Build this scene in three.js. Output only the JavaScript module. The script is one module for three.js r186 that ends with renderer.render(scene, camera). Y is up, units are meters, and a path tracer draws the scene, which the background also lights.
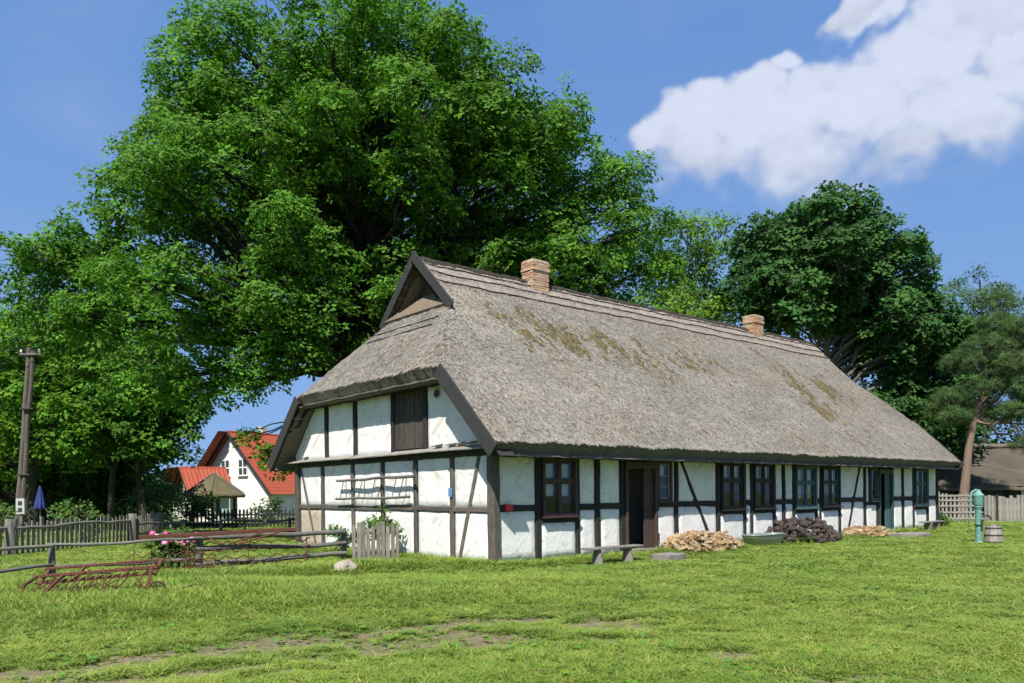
import * as THREE from 'three';
import { mergeGeometries } from 'three/addons/utils/BufferGeometryUtils.js';
import { ImprovedNoise } from 'three/addons/math/ImprovedNoise.js';

// ---------------------------------------------------------------- camera, sky, sun, exposure
const scene = new THREE.Scene();
const W = 1024, H = 683, FOCAL = 800, HORIZON = 494, EYE = 1.5;
const camera = new THREE.PerspectiveCamera(2 * Math.atan(H / 2 / FOCAL) * 180 / Math.PI, W / H, 0.1, 3000);
camera.position.set(0, EYE, 0);
camera.rotation.z = -0.6 * Math.PI / 180;                  // the photograph hangs a little to the left
camera.setViewOffset(W, H, 0, H / 2 - HORIZON, W, H);     // level camera, lens shifted up
camera.updateProjectionMatrix();

const renderer = new THREE.WebGLRenderer({ antialias: true });
renderer.setSize(W, H);
renderer.toneMapping = THREE.LinearToneMapping;
renderer.toneMappingExposure = 1.9;
renderer.shadowMap.enabled = true;

const SUN = new THREE.Vector3(-0.188, 1.0, 0.722).normalize();
const sun = new THREE.DirectionalLight(new THREE.Color(1, 0.95, 0.86), 4.3);
sun.target.position.set(0, 0, -25); sun.position.copy(SUN).multiplyScalar(90).add(sun.target.position);
sun.castShadow = true; sun.shadow.mapSize.set(4096, 4096);
Object.assign(sun.shadow.camera, { left: -50, right: 50, top: 50, bottom: -50, near: 1, far: 220 });
scene.add(sun, sun.target);

const perlin = new ImprovedNoise();
const n3 = (x, y, z) => perlin.noise(x + 31.7, y + 12.3, z + 57.1);
const fbm = (x, y, z, o = 4) => { let s = 0, a = 0.5, f = 1; for (let i = 0; i < o; i++) { s += a * n3(x * f, y * f, z * f); a *= 0.5; f *= 2.03; } return s; };
function mulberry(a) { return () => { a |= 0; a = a + 0x6D2B79F5 | 0; let t = Math.imul(a ^ a >>> 15, 1 | a); t = t + Math.imul(t ^ t >>> 7, 61 | t) ^ t; return ((t ^ t >>> 14) >>> 0) / 4294967296; }; }
let R = mulberry(7);
const rr = (a, b) => a + (b - a) * R();
const lerp = (a, b, t) => a + (b - a) * t, clamp = (x, a = 0, b = 1) => Math.min(b, Math.max(a, x));
const smooth = (a, b, x) => { const t = clamp((x - a) / (b - a)); return t * t * (3 - 2 * t); };

{ // computed sky: clear summer air and fair-weather clouds, all round the horizon
  const SW = 3072, SH = 1536, data = new Float32Array(SW * SH * 4), rs = mulberry(41);
  const puffs = [];   // azimuth (0 = straight ahead, to the right positive), elevation, radii in degrees
  const bank = [[9.4, 23.0, 1.5, 1.0], [11.2, 23.3, 2.0, 1.5], [13.0, 24.2, 2.2, 1.8], [15, 24.9, 2.0, 1.9], [17.6, 25.4, 2.0, 1.7], [18.5, 23.6, 3.6, 2.6], [21.5, 24.6, 3.0, 2.2], [24, 23.2, 3.6, 2.6], [26.6, 25.2, 2.6, 2.2], [29, 26.2, 2.6, 2.6], [31.5, 27.4, 3.0, 3.2], [33.5, 25.4, 3.6, 3.4], [28.6, 23, 3.2, 2.0], [14, 22, 4.4, 1.8], [20, 21.5, 5, 2.2], [26.5, 21, 4.6, 2.2], [30.5, 21.2, 3.2, 1.6],
    [24.4, 28.4, 2.1, 1.2], [23.0, 28.9, 1.3, 1.0], [25.6, 29.2, 1.5, .9], [19.4, 27.2, 1.1, .5], [37, 23, 5, 2.2], [39, 28, 5, 3]];
  for (const p of bank) puffs.push([...p, 1]);
  for (let k = 0; k < 26; k++) { // the same kind of banks elsewhere
    const a = 55 + rs() * 250, e = 14 + rs() * 38, w = 5 + rs() * 9;
    for (let j = 0; j < 5; j++) puffs.push([a + (rs() - .5) * w * 2.2, e + (rs() - .5) * 3, w * (.3 + .3 * rs()), 1.4 + 2.4 * rs(), .95]);
  }
  for (let j = 0; j < SH; j++) {
    const el = ((j + .5) / SH - .5) * 180, er = el * Math.PI / 180;
    for (let i = 0; i < SW; i++) {
      const o = (j * SW + i) * 4;
      const az = (i + .5) / SW * 360 - 180;             // atan2(z, x)
      const x = Math.cos(az * Math.PI / 180) * Math.cos(er), z = Math.sin(az * Math.PI / 180) * Math.cos(er), y = Math.sin(er);
      const up = Math.pow(clamp(el / 60), .62);
      let r = lerp(.30, .048, up), g = lerp(.50, .165, up), b = lerp(.84, .50, up);
      if (el > 6 && el < 62) {
        let front = az + 90; if (front > 180) front -= 360; if (front < -180) front += 360;
        let d = -1, lift = 0, wa = 0, we = 0;
        const near = puffs.some(p => { let a = front - p[0]; if (a > 180) a -= 360; if (a < -180) a += 360; return Math.abs(a) < p[2] * 2 + 3 && Math.abs(el - p[1]) < p[3] * 2 + 3; });
        if (near) { wa = 3.2 * fbm(x * 11, y * 11, z * 11, 4) + .9 * fbm(x * 46, y * 46, z * 46, 3); we = 2.4 * fbm(x * 11 + 20, y * 11, z * 11, 4) + .9 * fbm(x * 46 + 9, y * 46, z * 46, 3); }
        for (const p of puffs) {
          let da = front + wa - p[0]; if (da > 180) da -= 360; if (da < -180) da += 360;
          if (Math.abs(da) > p[2] * 2) continue;
          const de = el + we - p[1]; if (Math.abs(de) > p[3] * 2.2) continue;
          const q = 1 - Math.sqrt((da / p[2]) ** 2 + (de / p[3]) ** 2);
          if (q * p[4] > d) d = q * p[4];
          lift = Math.max(lift, q > -.6 ? de / p[3] : -1);
        }
        if (d > -.8) {
          const s = 9, big = fbm(x * s, y * s * 1.5, z * s, 5), fine = fbm(x * 34, y * 42, z * 34, 4);
          const dens = d + .55 * big + .34 * fine + .2;
          const edge = lerp(1.15, .52, smooth(20, 24.5, el + .6 * lift));
          const a = smooth(0, edge, dens) * .86;
          const lum = .66 + .19 * smooth(-.7, .9, big * .8 + fine * 1.0 + .7 * lift) + .05 * smooth(.1, .9, dens);
          const shade = clamp(lum, .5, .9);
          r = lerp(r, shade * .80, a); g = lerp(g, shade * .85, a); b = lerp(b, shade * .99, a);
        }
        const veil = clamp(fbm(x * 5 + 9, y * 9, z * 5, 4) * 1.2 + .02) * .16;
        r = lerp(r, .62, veil); g = lerp(g, .66, veil); b = lerp(b, .78, veil);
      }
      data[o] = r; data[o + 1] = g; data[o + 2] = b; data[o + 3] = 1;
    }
  }
  const sky = new THREE.DataTexture(data, SW, SH, THREE.RGBAFormat, THREE.FloatType);
  sky.mapping = THREE.EquirectangularReflectionMapping; sky.magFilter = THREE.LinearFilter; sky.minFilter = THREE.LinearFilter; sky.needsUpdate = true;
  scene.background = sky; scene.environment = sky;
  scene.backgroundIntensity = 0.56; scene.environmentIntensity = 0.56;
}

// ---------------------------------------------------------------- helpers
const V = (x, y, z) => new THREE.Vector3(x, y, z);
const GROUND = -0.08;
const taken = {};
function numbered(n) { const k = taken[n] = (taken[n] ?? -1) + 1; return k ? `${n}_${String(k).padStart(3, '0')}` : n; }
function cast(o) { o.castShadow = o.receiveShadow = true; return o; }
function thing(name, label, category, pos = [0, 0, 0], turn = 0, group) {
  const o = new THREE.Group(); o.name = numbered(name); o.position.set(...pos); o.rotation.y = turn;
  o.userData = { label, category }; if (group) o.userData.group = group; scene.add(o); return o;
}
function part(name, geo, mat, parent, label) { const m = cast(new THREE.Mesh(geo, mat)); m.name = name; if (label) m.userData.label = label; parent.add(m); return m; }
function group(name, parent) { const g = new THREE.Group(); g.name = name; parent.add(g); return g; }
function solo(name, label, category, geo, mat, pos = [0, 0, 0], turn = 0, grp) {
  const m = cast(new THREE.Mesh(geo, mat)); m.name = numbered(name); m.position.set(...pos); m.rotation.y = turn; m.userData = { label, category }; if (grp) m.userData.group = grp; scene.add(m); return m;
}
function struct(name, geo, mat) { const m = cast(new THREE.Mesh(geo, mat)); m.name = name; m.userData = { kind: 'structure' }; scene.add(m); return m; }
const merge = a => mergeGeometries(a.map(g => { let q = g.index ? g.toNonIndexed() : g; for (const k of Object.keys(q.attributes)) if (!['position', 'normal', 'uv'].includes(k)) q.deleteAttribute(k); return q; }));
function boxUV(g, s = 1) { // metres
  const p = g.attributes.position, n = g.attributes.normal, uv = new Float32Array(p.count * 2);
  for (let i = 0; i < p.count; i++) {
    const ax = Math.abs(n.getX(i)), ay = Math.abs(n.getY(i)), az = Math.abs(n.getZ(i));
    let a, b; if (ax > ay && ax > az) { a = p.getZ(i); b = p.getY(i); } else if (ay > az) { a = p.getX(i); b = p.getZ(i); } else { a = p.getX(i); b = p.getY(i); }
    uv[i * 2] = a * s; uv[i * 2 + 1] = b * s;
  }
  g.setAttribute('uv', new THREE.BufferAttribute(uv, 2)); return g;
}
function box(w, h, d, x = 0, y = 0, z = 0) { return boxUV(new THREE.BoxGeometry(w, h, d).toNonIndexed().translate(x, y, z)); }
// a squared timber from p0 to p1, width w (across `side`), depth d, bevelled edges, hewn unevenly
function bar(p0, p1, w, d, side, amp = 0.006, step = 0.25, bev = 0.18) {
  const dir = p1.clone().sub(p0), L = dir.length(); dir.normalize();
  const bx = dir.clone().cross(side).normalize(), ax = bx.clone().cross(dir).normalize();
  const n = Math.max(1, Math.round(L / step)), c = Math.min(w, d) * bev, hw = w / 2, hd = d / 2;
  const sec = [[-hw, -hd + c], [-hw + c, -hd], [hw - c, -hd], [hw, -hd + c], [hw, hd - c], [hw - c, hd], [-hw + c, hd], [-hw, hd - c]];
  const per = [0]; for (let k = 0; k < 8; k++) { const a = sec[k], b = sec[(k + 1) % 8]; per.push(per[k] + Math.hypot(a[0] - b[0], a[1] - b[1])); }
  const s0 = R() * 50, ring = [];
  for (let i = 0; i <= n; i++) {
    const t = i / n, q = L * t * 2.2 + s0, o = p0.clone().addScaledVector(dir, L * t).addScaledVector(ax, amp * 1.4 * n3(q * .6, s0, 1)).addScaledVector(bx, amp * n3(q * .6, s0, 5));
    const k = 1 + amp / w * 2 * n3(q, 3, s0);
    ring.push(sec.map(([a, b], j) => o.clone().addScaledVector(ax, a * k + amp * .6 * n3(q * 1.7, j * 3.1, s0)).addScaledVector(bx, b)));
  }
  const pos = [], uv = [], u0 = R(), v0 = R() * 3;
  const tri = (a, b, c_, ua, ub, uc) => { pos.push(a.x, a.y, a.z, b.x, b.y, b.z, c_.x, c_.y, c_.z); uv.push(...ua, ...ub, ...uc); };
  for (let i = 0; i < n; i++) for (let j = 0; j < 8; j++) {
    const k = (j + 1) % 8, a = ring[i][j], b = ring[i][k], e = ring[i + 1][k], f = ring[i + 1][j];
    const ua = [u0 + per[j], v0 + L * i / n], ub = [u0 + per[j + 1], v0 + L * i / n], ue = [u0 + per[j + 1], v0 + L * (i + 1) / n], uf = [u0 + per[j], v0 + L * (i + 1) / n];
    tri(a, b, e, ua, ub, ue); tri(a, e, f, ua, ue, uf);
  }
  for (let j = 1; j < 7; j++) { const u = q => [u0 + q[0], v0 + q[1]]; tri(ring[0][0], ring[0][j + 1], ring[0][j], u(sec[0]), u(sec[j + 1]), u(sec[j])); tri(ring[n][0], ring[n][j], ring[n][j + 1], u(sec[0]), u(sec[j]), u(sec[j + 1])); }
  const g = new THREE.BufferGeometry(); g.setAttribute('position', new THREE.Float32BufferAttribute(pos, 3)); g.setAttribute('uv', new THREE.Float32BufferAttribute(uv, 2)); g.computeVertexNormals(); return g;
}
// a round stem through points with radii
function stem(pts, rad, sides = 8, amp = 0, cap = true) {
  const pos = [], uv = [], idx = [], n = pts.length, s0 = R() * 40; let side = null, len = 0;
  for (let i = 0; i < n; i++) {
    const d = (i < n - 1 ? pts[i + 1].clone().sub(pts[i]) : pts[i].clone().sub(pts[i - 1])); if (i > 0 && i < n - 1) d.add(pts[i].clone().sub(pts[i - 1]).normalize().multiplyScalar(d.length())); d.normalize();
    if (!side) { side = Math.abs(d.y) < .9 ? V(0, 1, 0) : V(1, 0, 0); } side = side.clone().addScaledVector(d, -side.dot(d)).normalize(); const other = d.clone().cross(side);
    if (i) len += pts[i].distanceTo(pts[i - 1]);
    for (let j = 0; j <= sides; j++) {
      const a = j / sides * Math.PI * 2, r = rad[i] * (1 + amp * n3(Math.cos(a) * 1.5 + s0, Math.sin(a) * 1.5, len * 2));
      const p = pts[i].clone().addScaledVector(side, Math.cos(a) * r).addScaledVector(other, Math.sin(a) * r); pos.push(p.x, p.y, p.z); uv.push(a * rad[0], len + s0);
    }
  }
  const m = sides + 1;
  for (let i = 0; i < n - 1; i++) for (let j = 0; j < sides; j++) { const a = i * m + j; idx.push(a, a + 1, a + m, a + 1, a + m + 1, a + m); }
  if (cap) for (const i of [0, n - 1]) { const c = pos.length / 3; pos.push(pts[i].x, pts[i].y, pts[i].z); uv.push(0, 0); for (let j = 0; j < sides; j++) i ? idx.push(c, i * m + j, i * m + j + 1) : idx.push(c, j + 1, j); }
  const g = new THREE.BufferGeometry(); g.setAttribute('position', new THREE.Float32BufferAttribute(pos, 3)); g.setAttribute('uv', new THREE.Float32BufferAttribute(uv, 2)); g.setIndex(idx); g.computeVertexNormals(); return g;
}
function pole(p0, p1, r0, r1, sides = 8, bend = 0.03, amp = .12) { // a round, slightly crooked pole
  const L = p0.distanceTo(p1), n = Math.max(2, Math.ceil(L / .35)), P = [], Q = [], s = R() * 90;
  for (let i = 0; i <= n; i++) { const t = i / n, b = bend * Math.min(1, 4 * t * (1 - t)); P.push(p0.clone().lerp(p1, t).add(V(n3(s, t * L * .8, 0) * b, n3(0, s, t * L * .8) * b * 1.6, n3(t * L * .8, 0, s) * b))); Q.push(lerp(r0, r1, t)); }
  return stem(P, Q, sides, amp);
}

// ---------------------------------------------------------------- textures and materials
function tex(w, h, f, srgb = true) {
  const d = new Uint8Array(w * h * 4);
  for (let y = 0; y < h; y++) for (let x = 0; x < w; x++) { const c = f(x / w, y / h), o = (y * w + x) * 4; d[o] = clamp(c[0]) * 255; d[o + 1] = clamp(c[1]) * 255; d[o + 2] = clamp(c[2]) * 255; d[o + 3] = 255; }
  const t = new THREE.DataTexture(d, w, h); t.wrapS = t.wrapT = THREE.RepeatWrapping; t.magFilter = THREE.LinearFilter; t.minFilter = THREE.LinearMipmapLinearFilter; t.generateMipmaps = true; t.anisotropy = 8;
  if (srgb) t.colorSpace = THREE.SRGBColorSpace; t.needsUpdate = true; return t;
}
const ring = (u, v, fu, fv, o, s = 0) => { // tiling fractal noise on a torus
  const a = u * Math.PI * 2, b = v * Math.PI * 2; return fbm(Math.cos(a) * fu + Math.cos(b) * fv * .31 + s, Math.sin(a) * fu + Math.sin(b) * fv + s, Math.cos(b) * fv, o);
};
const grey = v => [v, v, v];
const woodMap = tex(256, 512, (u, v) => { const s = ring(u, v, 7, .6, 5), t = ring(u, v, 2, 1.2, 3, 4), k = ring(u, v, 16, 2, 3, 9); return grey(.80 + .34 * s + .22 * t - (k > .22 ? .3 : 0)); });
const woodBump = tex(256, 512, (u, v) => grey(.5 + .7 * ring(u, v, 7, .6, 5) - (ring(u, v, 16, 2, 3, 9) > .22 ? .35 : 0)), false);
const plasterMap = tex(512, 512, (u, v) => { const a = ring(u, v, 1.2, 1.2, 4), b = ring(u, v, 6, 6, 4, 3), k = .95 + .07 * a + .05 * b, dirt = smooth(.12, .42, ring(u, v, 1.7, 1.7, 5, 11)) * .14 + smooth(.2, .4, ring(u, v, 7, 7, 4, 17)) * .10 + smooth(.010, .002, Math.abs(ring(u, v, 2.2, 2.2, 5, 23))) * .12; return [k - dirt * .6, k - dirt * .8, k - dirt * 1.2]; });
const plasterBump = tex(512, 512, (u, v) => grey(.5 + .5 * ring(u, v, 1.5, 1.5, 3) + .45 * ring(u, v, 9, 9, 4, 3)), false);
const thatchMap = tex(512, 512, (u, v) => { const a = ring(u, v, 24, 12, 4), b = ring(u, v, 9, 7, 4, 7), k = ring(u, v, 15, 11, 3, 13); const t = .80 + .34 * a + .28 * b - smooth(.12, .34, k) * .36; return [t * 1.0, t * .975, t * .94]; });
const thatchBump = tex(512, 512, (u, v) => grey(.5 + .5 * ring(u, v, 24, 12, 4) + .5 * ring(u, v, 9, 6, 4, 7) - smooth(.12, .34, ring(u, v, 15, 9, 3, 13)) * .5), false);
const rustMap = tex(256, 256, (u, v) => { const a = ring(u, v, 3, 3, 5), b = ring(u, v, 9, 9, 3, 5); return [.52 + .3 * a + .1 * b, .32 + .28 * a, .22 + .24 * a]; });
const grainBump = tex(256, 256, (u, v) => grey(.5 + .6 * ring(u, v, 4, 4, 5)), false);
const soilMap = tex(512, 512, (u, v) => { const a = ring(u, v, 3, 3, 5), b = ring(u, v, 14, 14, 4, 6); return grey(.80 + .3 * a + .3 * b); });
const pumpMap = tex(256, 256, (u, v) => { const a = ring(u, v, 2, 2, 4), k = smooth(.14, .2, ring(u, v, 5, 5, 5, 8)), f = .9 + .3 * a; return [lerp(.42 * f, .34, k), lerp(.65 * f, .22, k), lerp(.62 * f, .15, k)]; });
const metre = (t, u, v) => { const c = t.clone(); c.repeat.set(1 / u, 1 / v); c.needsUpdate = true; return c; };
const wM = metre(woodMap, .5, 1.2), wB = metre(woodBump, .5, 1.2), pM = metre(plasterMap, 2.1, 2.1), pB = metre(plasterBump, .9, .9), tM = metre(thatchMap, 1.7, 1.7), tB = metre(thatchBump, 1.7, 1.7);
const col = (r, g, b) => new THREE.Color(r, g, b);
const std = (c, o = {}) => new THREE.MeshStandardMaterial({ color: c, roughness: .9, side: THREE.DoubleSide, ...o });
const wood = (r, g, b, o = {}) => std(col(r, g, b), { map: wM, bumpMap: wB, bumpScale: .006, ...o });
const M = {
  timber: [wood(.034, .028, .026), wood(.044, .036, .032), wood(.028, .024, .023)],
  gableTimber: [wood(.15, .128, .108), wood(.12, .102, .088), wood(.19, .16, .132)],
  brown: wood(.095, .05, .04, { roughness: .65 }), darkBrown: wood(.035, .025, .021, { roughness: .7 }), teal: wood(.085, .18, .19, { roughness: .6 }), tealDark: wood(.04, .09, .095, { roughness: .6 }),
  blackBoard: wood(.045, .044, .047), greyWood: [wood(.25, .235, .21), wood(.30, .28, .25), wood(.20, .19, .172)], paleWood: wood(.40, .38, .34),
  fenceWood: [wood(.33, .30, .25), wood(.28, .255, .215), wood(.38, .35, .30)], darkFence: wood(.035, .036, .036),
  hatch: [wood(.085, .066, .055), wood(.07, .055, .047), wood(.10, .08, .067)],
  plaster: [[.80, .795, .785], [.78, .78, .775], [.82, .815, .80]].map(c => std(col(...c), { map: pM, bumpMap: pB, bumpScale: .012, roughness: .95 })),
  bareClay: std(col(.52, .43, .34), { map: pM, bumpMap: pB, bumpScale: .03 }), plinth: std(col(.30, .28, .25), { map: metre(soilMap, 1, 1), bumpMap: metre(grainBump, .4, .4), bumpScale: .02 }),
  stone: std(col(.36, .33, .29), { map: metre(soilMap, .7, .7), bumpMap: metre(grainBump, .3, .3), bumpScale: .015 }),
  thatch: std(col(1, 1, 1), { map: tM, bumpMap: tB, bumpScale: .035, vertexColors: true, roughness: 1 }),
  reed: std(col(1, 1, 1), { roughness: 1 }), oldThatch: std(col(.22, .20, .17), { map: tM, roughness: 1 }),
  rust: std(col(.42, .42, .42), { map: metre(rustMap, .4, .4), bumpMap: metre(grainBump, .2, .2), bumpScale: .004, roughness: .85 }),
  zinc: std(col(.46, .52, .47), { map: metre(soilMap, .5, .5), roughness: .5, metalness: .35 }),
  pumpPaint: std(col(1, 1, 1), { map: metre(pumpMap, .5, .5), bumpMap: metre(grainBump, .15, .15), bumpScale: .004, roughness: .6 }), iron: std(col(.05, .05, .052), { roughness: .6, metalness: .5 }),
  white: std(col(.78, .77, .75), { map: pM, bumpMap: pB, bumpScale: .006 }), redTile: std(col(.46, .085, .035), { map: metre(soilMap, 1.2, 1.2), roughness: .75 }), redTileDark: std(col(.36, .065, .03)),
  glass: new THREE.MeshPhysicalMaterial({ color: col(.9, .95, .94), transmission: 1, thickness: 0, roughness: .03, ior: 1.5, side: THREE.DoubleSide }),
  linen: new THREE.MeshPhysicalMaterial({ color: col(.8, .8, .78), transmission: .35, thickness: 0, roughness: 1, side: THREE.DoubleSide }),
  room: std(col(.30, .28, .25)), dark: std(col(.03, .028, .026)), red: std(col(.55, .02, .03), { roughness: .5 }), blue: std(col(.10, .22, .45), { roughness: .5 }), parasol: std(col(.02, .035, .16)),
  bark: std(col(.10, .085, .07), { map: wM, bumpMap: wB, bumpScale: .03 }), oakBark: std(col(.060, .052, .045), { map: wM, bumpMap: wB, bumpScale: .04 }), pineBark: std(col(.38, .265, .20), { map: metre(soilMap, .5, .5), bumpMap: wB, bumpScale: .03 }),
};
const pick = a => a[Math.floor(R() * a.length)];

// ---------------------------------------------------------------- the ground and the grass
const hx = c => [c[0], c[1]];
const TH = 40.22 * Math.PI / 180, CT = Math.cos(TH), ST = Math.sin(TH), CORNER = V(-0.39, 0, -17.44);
const hw = (x, y, z) => V(CORNER.x + CT * x + ST * z, y, CORNER.z - ST * x + CT * z);     // house coordinates -> world: x along the front, z out of it
const toHouse = (X, Z) => { const dx = X - CORNER.x, dz = Z - CORNER.z; return [CT * dx - ST * dz, ST * dx + CT * dz]; };
// worn earth: two wheel ruts running across the foreground and a few bald spots, as in the photograph
const wornLines = [[[-6.2, -6.4], [-4.0, -7.6], [-2.4, -8.6], [-.9, -9.6], [.3, -9.75], [1.5, -9.5]], [[-4.6, -6.2], [-2.7, -7.3], [-1.4, -8.25], [-.3, -8.7]]];
const wornSpots = [[-5.8, -7.8, 1.0, .3], [-2.6, -6.9, 1.2, .3], [-4.2, -6.7, 1.2, .28], [-1.2, -9.0, .8, .2], [-4.9, -7.0, 1.1, .35], [-3.3, -7.9, .9, .25], [-1.9, -7.1, .9, .22], [-5.2, -8.6, .8, .22], [1.15, -8.6, .55, .22], [2.3, -7.75, .5, .25], [3.1, -6.6, .7, .25], [2.2, -9.0, .5, .16], [5.6, -10.5, .9, .2], [-3.4, -6.3, .9, .35], [.4, -6.3, .5, .2], [4.1, -18.6, 1.2, .5]];
function worn(x, z) {
  let d = 9;
  for (const l of wornLines) for (let i = 0; i < l.length - 1; i++) { const [ax, az] = l[i], [bx, bz] = l[i + 1], t = clamp(((x - ax) * (bx - ax) + (z - az) * (bz - az)) / ((bx - ax) ** 2 + (bz - az) ** 2)); d = Math.min(d, Math.hypot(x - lerp(ax, bx, t), z - lerp(az, bz, t)) / .6); }
  for (const [sx, sz, rx, rz] of wornSpots) d = Math.min(d, Math.hypot((x - sx) / rx, (z - sz) / rz));
  return smooth(1.15, .35, d + 1.9 * fbm(x * 1.3, 3, z * 1.3, 4) + 1.1 * n3(x * 5, 1, z * 5));
}
const inHouse = (x, z, m = 0) => { const [a, b] = toHouse(x, z); return a > -m && a < 23 + m && b < m && b > -9.8 - m; };
const height = (x, z) => GROUND + .05 * fbm(x * .16, 0, z * .16, 3) + .02 * n3(x * .9, 5, z * .9) - .02 * worn(x, z) * smooth(-22, -12, z);
{
  const axis = (lo, hi, fine, s) => { const a = []; let x = lo, st = s; for (x = lo; x < -fine; x += st) { a.push(x); st = Math.max(s, (Math.abs(x) - fine) * .18); } for (x = -fine; x < fine; x += s) a.push(x); st = s; for (x = fine; x < hi; x += st) { a.push(x); st = Math.max(s, (x - fine) * .18 + s); } a.push(hi); return a; };
  const xs = axis(-900, 900, 30, .24), zs = axis(-900, 900, 24, .24).map(z => z - 24);
  const pos = [], uv = [], c = [], idx = [];
  for (const z of zs) for (const x of xs) {
    pos.push(x, height(x, z), z); uv.push(x, z);
    const w = worn(x, z), t = .5 + .9 * fbm(x * .35, 9, z * .35, 4);
    const a = [lerp(.125, .175, t), lerp(.19, .225, t), lerp(.03, .045, t)], e = [.30, .235, .14];
    c.push(lerp(a[0], e[0], w), lerp(a[1], e[1], w), lerp(a[2], e[2], w));
  }
  const m = xs.length; for (let j = 0; j < zs.length - 1; j++) for (let i = 0; i < m - 1; i++) { const a = j * m + i; idx.push(a, a + m, a + 1, a + 1, a + m, a + m + 1); }
  const g = new THREE.BufferGeometry(); g.setAttribute('position', new THREE.Float32BufferAttribute(pos, 3)); g.setAttribute('uv', new THREE.Float32BufferAttribute(uv, 2)); g.setAttribute('color', new THREE.Float32BufferAttribute(c, 3)); g.setIndex(idx); g.computeVertexNormals();
  struct('ground', g, std(col(1, 1, 1), { vertexColors: true, map: metre(soilMap, 1.3, 1.3), bumpMap: metre(grainBump, .5, .5), bumpScale: .03 }));
}
const dummy = new THREE.Object3D(), tint = new THREE.Color();
function scatter(name, geo, mat, list, parent, label) { // list of [matrix, color]
  const im = cast(new THREE.InstancedMesh(geo, mat, list.length)); im.name = name;
  list.forEach(([m, c], i) => { im.setMatrixAt(i, m); im.setColorAt(i, c); });
  im.userData = { kind: 'stuff' }; if (label) im.userData.label = label; (parent || scene).add(im); return im;
}
{
  const tuft = blades => { // a tuft of bent blades
    const pos = [], nor = [];
    for (let k = 0; k < blades; k++) {
      const a = R() * 6.283, q = Math.sqrt(R()) * .09, x = Math.cos(a) * q, z = Math.sin(a) * q, b = R() * 6.283, lean = rr(.08, .55), h = rr(.55, 1), w = rr(.0045, .008);
      const dx = Math.cos(b), dz = Math.sin(b), sx = -dz * w, sz = dx * w;
      const p = (t, f) => [x + dx * lean * t * t * h * .5 + sx * f, h * t * (1 - .22 * lean * t), z + dz * lean * t * t * h * .5 + sz * f];
      const A = p(0, -1), B = p(0, 1), C = p(.55, .8), D = p(.55, -.8), E_ = p(1, 0);
      for (const t of [A, B, C, A, C, D, D, C, E_]) { pos.push(...t); nor.push(-dx * .4, .9, -dz * .4); }
    }
    const g = new THREE.BufferGeometry(); g.setAttribute('position', new THREE.Float32BufferAttribute(pos, 3)); g.setAttribute('normal', new THREE.Float32BufferAttribute(nor, 3)); return g;
  };
  const gm = new THREE.MeshPhysicalMaterial({ color: col(1, 1, 1), roughness: .9, specularIntensity: .15, transmission: .3, thickness: 0, side: THREE.DoubleSide });
  const lists = [[], [], []], geos = [tuft(15), tuft(16), tuft(14)];
  const put = (x, z, h, wide) => {
    if (inHouse(x, z, .05)) return;
    const w = worn(x, z); if (R() < w * .86) return;
    dummy.position.set(x, height(x, z) - .01, z); dummy.rotation.set(rr(-.12, .12), R() * 6.28, rr(-.12, .12)); dummy.scale.set(wide, h * (1 - .6 * w), wide); dummy.updateMatrix();
    const t = .5 + .8 * fbm(x * .33, 4, z * .33, 4) + rr(-.5, .5), dry = R() < .05 ? 1 : 0;
    tint.setRGB(lerp(.145, .275, t) + dry * .16, lerp(.25, .352, t) + dry * .06, lerp(.034, .058, t) + dry * .07);
    lists[Math.floor(R() * 3)].push([dummy.matrix.clone(), tint.clone()]);
  };
  const tall = (x, z) => { // unmown strips: along the rail fence, round the machines and by the gable
    const [a, b] = toHouse(x, z);
    let t = smooth(1.6, .2, Math.abs(b + 1.7 + (a + 2) * -.12)) * (a < -1 && a > -11 ? 1 : 0);
    t = Math.max(t, smooth(3.6, .8, Math.hypot((x + 6.2) / 1.6, (z + 12.6)))); t = Math.max(t, .6 * smooth(.9, .1, Math.abs(b - .4)) * (a > -1 && a < 23 ? 1 : 0)); t = Math.max(t, .8 * smooth(1, .1, Math.abs(a + .35)) * (b < .5 && b > -10 ? 1 : 0));
    t = Math.max(t, .34 * smooth(2.6, .6, Math.abs(z + 13.2 + .12 * x)) * smooth(4.5, .5, x)); return t;
  };
  const zone = (z0, z1, dens, wide) => {
    const area = .75 * (z1 * z1 - z0 * z0) * 2, n = area * dens;
    for (let k = 0; k < n; k++) {
      const d = Math.sqrt(lerp(z0 * z0, z1 * z1, R())), x = rr(-1, 1) * d * .75, t = tall(x, -d), clump = .5 + 1.3 * fbm(x * 1.1, 2, -d * 1.1, 3);
      put(x, -d, (.04 + .036 * clamp(clump) + .15 * t) * rr(.7, 1.3), wide * (1 + .5 * t));
    }
  };
  zone(4.5, 10, 260, .85); zone(10, 16, 130, 1.15); zone(16, 28, 62, 1.6); zone(28, 48, 22, 2.5);
  const lawn = new THREE.Group(); lawn.name = 'grass'; lawn.userData = { label: 'green meadow grass covering the yard around the cottage', category: 'grass', kind: 'stuff' }; scene.add(lawn);
  lists.forEach((l, i) => scatter('grass_tufts', geos[i], gm, l, lawn));
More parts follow.
